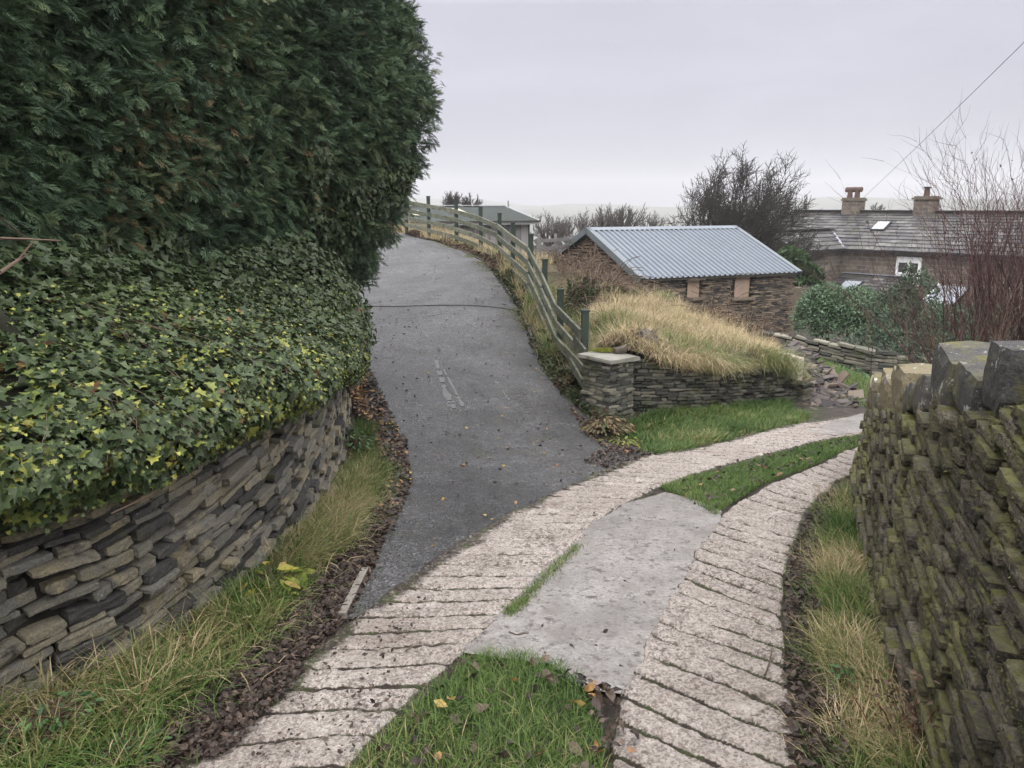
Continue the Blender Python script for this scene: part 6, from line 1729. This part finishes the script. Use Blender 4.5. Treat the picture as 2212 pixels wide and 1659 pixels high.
bare_tree('bare_tree', tb, HB, stems, topz * .66, .13, bark, 'large windswept bare tree rising behind the barn roof')
MP = dict(n=[5, 5, 4], taper=.3, wob=[.1, .15, .2], up=[.03, .10, .12], wind=[1, 0, 0], windk=[.02, .03, .03], first=[1, 0, 9], kids=[2, 2, 0], kp=[1, .9, 0], ang=(.3, .7), len=[(.45, .7), (.4, .65)], rk=.6, rmin=.016)


def mid_tree(X, Y0, Y1, d, spread, ns, lab, group='bare trees in the valley behind the barn', mat=bark2, r=.09):
    b0 = at(X, Y0, d); top_ = at(X, Y1, d); h = top_[2] - b0[2]
    b0 = b0 - A([0, 0, h * .35]); h *= 1.35
    st = [(A([rng.normal(0, spread), rng.normal(0, spread), 1.0]), rng.uniform(.8, 1.05)) for _ in range(ns)]
    return bare_tree('bare_tree', b0, MP, st, h * .72, r, mat, lab, group)


mid_tree(1345, 494, 437, 62, .6, 14, 'broad bare tree just left of the barn ridge middle')
mid_tree(1300, 500, 447, 66, .5, 9, 'smaller bare tree left of the broad one behind the barn')
mid_tree(1185, 514, 460, 60, .6, 13, 'grey bare tree just right of the shed roof')
mid_tree(1228, 512, 466, 70, .6, 10, 'pale bare tree between shed and barn apex')
mid_tree(1258, 505, 456, 78, .6, 10, 'thin bare tree behind the barn apex')
mid_tree(1410, 498, 458, 82, .6, 9, 'hazy bare tree right of the broad one behind the barn')
mid_tree(975, 448, 414, 64, .7, 12, 'bare tree leaning right behind the shed roof left end', mat=bark)
mid_tree(1018, 448, 420, 68, .7, 10, 'bare tree behind the middle of the shed roof', mat=bark)
mid_tree(1890, 462, 438, 80, .6, 5, 'small bare tree between the two chimneys', mat=bark2)

# distant woods: low masses of bare crowns and dark conifers, far out in the mist
wd = matv('distant_wood', [(0, (.022, .024, .018)), (1, (.06, .05, .042))], rw=1, nw=.2, nsc=.05, rough=.9)
ac = Acc(); k = 900
dd_ = rng.uniform(110, 560, k) ** 1.0; aa = rng.uniform(-.35, .75, k)
cx, cy = dd_ * np.sin(aa), dd_ * np.cos(aa); keepm = fbm(cx, cy, .012, 201) > -.12; cx, cy, dd_ = cx[keepm], cy[keepm], dd_[keepm]
cz = far_z(cx, cy); sz_ = rng.uniform(3.0, 6.0, len(cx))
for x, y, z, s_ in zip(cx, cy, cz, sz_):
    n_ = 46; d = unit(rng.normal(0, 1, (n_, 3))); p = A([x, y, z + s_ * .75]) + d * s_ * A([.75, .75, .7]) * (.55 + .45 * rng.random((n_, 1)))
    zn = unit(rng.normal(0, 1, (n_, 3))); X, Y, Z = frames(unit(d + rng.normal(0, .5, (n_, 3))), zn)
    ac.add(*bake(lfV * A([1.6, 1, 1]), lfT, p, X, Y, Z, s_ * rng.uniform(.2, .5, n_), np.clip(rng.normal(.4, .2, n_), 0, 1)))
ac.build('distant_woods', wd, label='far hazy woods scattered over the misty valley', cat='woods', kind='stuff')

# ================================================================ red stemmed shrub behind the right wall
red_m = matv('red_stem', [(.1, (.042, .022, .022)), (.6, (.085, .042, .042)), (1, (.125, .068, .064))], rw=.8, nw=.3, nsc=6, rough=.7)
RP = dict(n=[11, 6, 4], taper=.22, wob=[.07, .12, .18], up=[.035, .07, .06], wind=[-1, 0, 0], windk=[.0, .0, .0], first=[3, 1, 9], kids=[1, 1, 0], kp=[.85, .7, 0], ang=(.25, .6), len=[(.30, .55), (.35, .6)], rk=.6, rmin=.0030)
rng = np.random.default_rng(65)
rb0 = at(2150, 800, 11.0); rb0[2] = float(G(rb0[0], rb0[1]))
rs = empty('willow_shrub', rb0, 'tall leafless shrub of thin red brown stems behind the right wall', 'shrub')
out = []; hgt = at(2150, 345, 11.0)[2] - rb0[2]
for i in range(115):
    b0 = rb0 + A([rng.normal(.4, .4), rng.normal(0, .4), 0]); lx = rng.normal(0, .22)
    grow(b0, A([lx, rng.normal(0, .16), 1.0]), hgt * rng.uniform(.55, .98), rng.uniform(.010, .018), 0, RP, out)
for i in range(10):
    b0 = rb0 + A([rng.uniform(-.6, 0), rng.normal(0, .3), 0]); grow(b0, A([rng.uniform(-.95, -.35), rng.normal(0, .2), 1.0]), hgt * rng.uniform(.45, .8), rng.uniform(.008, .014), 0, RP, out)
print('red shrub', len(out))
V, Fq = tubes(out, 4); mk('stems', V, Fq, red_m, rs, rnd=np.repeat(rng.random(len(out)), 8), kind='stuff')
tips = [s for s in out if s[3] < .0045]; pk = [tips[i][1] for i in rng.integers(0, len(tips), 200)]
V, T, R = leaf_scatter(A(pk), rng.uniform(.025, .06, len(pk)), rng.uniform(.3, .8, len(pk)), 1.2); mk('dead_leaves', V, T, bram_m, rs, rnd=R)
P2 = dict(RP); out = []
rng = np.random.default_rng(67)
b0 = at(2070, 800, 10.2); b0[2] = float(G(b0[0], b0[1]))
ts = empty('thorn_shrub', b0, 'sparse bare grey thorn stems leaning left above the coping', 'shrub')
for i in range(12): grow(b0 + rng.normal(0, .35, 3) * A([1, 1, 0]), A([rng.uniform(-.9, .5), rng.normal(0, .3), .9]), rng.uniform(1.0, 2.1), .009, 0, RP, out)
V, Fq = tubes(out, 4); mk('stems', V, Fq, stem_m, ts, rnd=np.repeat(rng.random(len(out)), 8), kind='stuff')
# ================================================================ haze, sky, sun, camera
m = bpy.data.materials.new('haze_air'); m.use_nodes = True; nt = m.node_tree; nt.nodes.remove(nt.nodes['Principled BSDF'])
pv = nt.nodes.new('ShaderNodeVolumePrincipled'); pv.inputs['Color'].default_value = (.99, .99, 1, 1); pv.inputs['Density'].default_value = HAZE; pv.inputs['Anisotropy'].default_value = .2
nt.links.new(pv.outputs[0], nt.nodes['Material Output'].inputs['Volume'])
mb = MB(); mb.box((0, 0, 0), (1, 0, 0), (0, 1, 0), (0, 0, 1), 1800, 1800, 1)
hv = A(mb.V[0]); hv[:, 2] = np.where(hv[:, 2] > 0, 60.0, -110.0)
hz = mk('haze', hv, mb.F, m, label='thin cold mist filling the valley air', cat='haze', kind='stuff')

w = bpy.data.worlds.new('World'); SC.world = w; w.use_nodes = True; nt = w.node_tree
bg = nt.nodes['Background']
sky = nt.nodes.new('ShaderNodeTexSky'); sky.sky_type = 'NISHITA'; sky.sun_disc = False; sky.sun_elevation = math.radians(38); sky.sun_rotation = math.radians(200); sky.dust_density = 3
hs = nt.nodes.new('ShaderNodeHueSaturation'); hs.inputs['Saturation'].default_value = .25; nt.links.new(sky.outputs[0], hs.inputs['Color'])
tc = nt.nodes.new('ShaderNodeTexCoord'); sx = nt.nodes.new('ShaderNodeSeparateXYZ'); nt.links.new(tc.outputs['Generated'], sx.inputs[0])
mp_ = nt.nodes.new('ShaderNodeMapping'); mp_.inputs['Scale'].default_value = (1, 1, 5); nt.links.new(tc.outputs['Generated'], mp_.inputs[0])
cl_ = _noise(nt, 2.2, 5, .55, mp_.outputs[0], .4)
gr = _ramp(nt, sx.outputs[2], [(0, (2.85, 2.9, 3.6)), (.06, (2.95, 2.97, 3.65)), (.23, (3.35, 3.34, 4.0)), (.36, (11.5, 11.4, 11.8)), (1, (25, 24.8, 25.0))])  # upper stops, above the view, raised as added fill on walls and hedge
mr = nt.nodes.new('ShaderNodeMapRange'); nt.links.new(cl_, mr.inputs[0]); mr.inputs[1].default_value = .3; mr.inputs[2].default_value = .7; mr.inputs[3].default_value = .86; mr.inputs[4].default_value = 1.12
vs = nt.nodes.new('ShaderNodeVectorMath'); vs.operation = 'SCALE'; nt.links.new(gr, vs.inputs[0]); nt.links.new(mr.outputs[0], vs.inputs['Scale'])
nt.links.new(_mix(nt, .90, hs.outputs[0], vs.outputs[0]), bg.inputs['Color']); bg.inputs['Strength'].default_value = .1
sl_ = bpy.data.lights.new('sun', 'SUN'); sl_.energy = .9; sl_.angle = math.radians(35); sl_.color = (1, .97, .93)
so = bpy.data.objects.new('sun', sl_); COL.objects.link(so); so.rotation_euler = (math.radians(52), 0, math.radians(-20))

cam = bpy.data.cameras.new('camera'); co = bpy.data.objects.new('camera', cam); COL.objects.link(co)
co.location = (0, 0, EYE); co.rotation_euler = (math.radians(90) - PITCH, 0, 0); cam.sensor_width = 36; cam.lens = 36 * F / 2212; cam.clip_end = 6000; cam.clip_start = .05
SC.camera = co
vsn = SC.view_settings; vsn.view_transform = 'Standard'; vsn.look = 'None'; vsn.gamma = 1; vsn.exposure = EXPO; vsn.use_curve_mapping = False
SC.cycles.use_denoising = True; SC.cycles.max_bounces = 6; SC.cycles.diffuse_bounces = 3; SC.cycles.glossy_bounces = 2; SC.cycles.transmission_bounces = 3; SC.cycles.volume_bounces = 0
SC.cycles.use_adaptive_sampling = True; SC.cycles.adaptive_threshold = .02
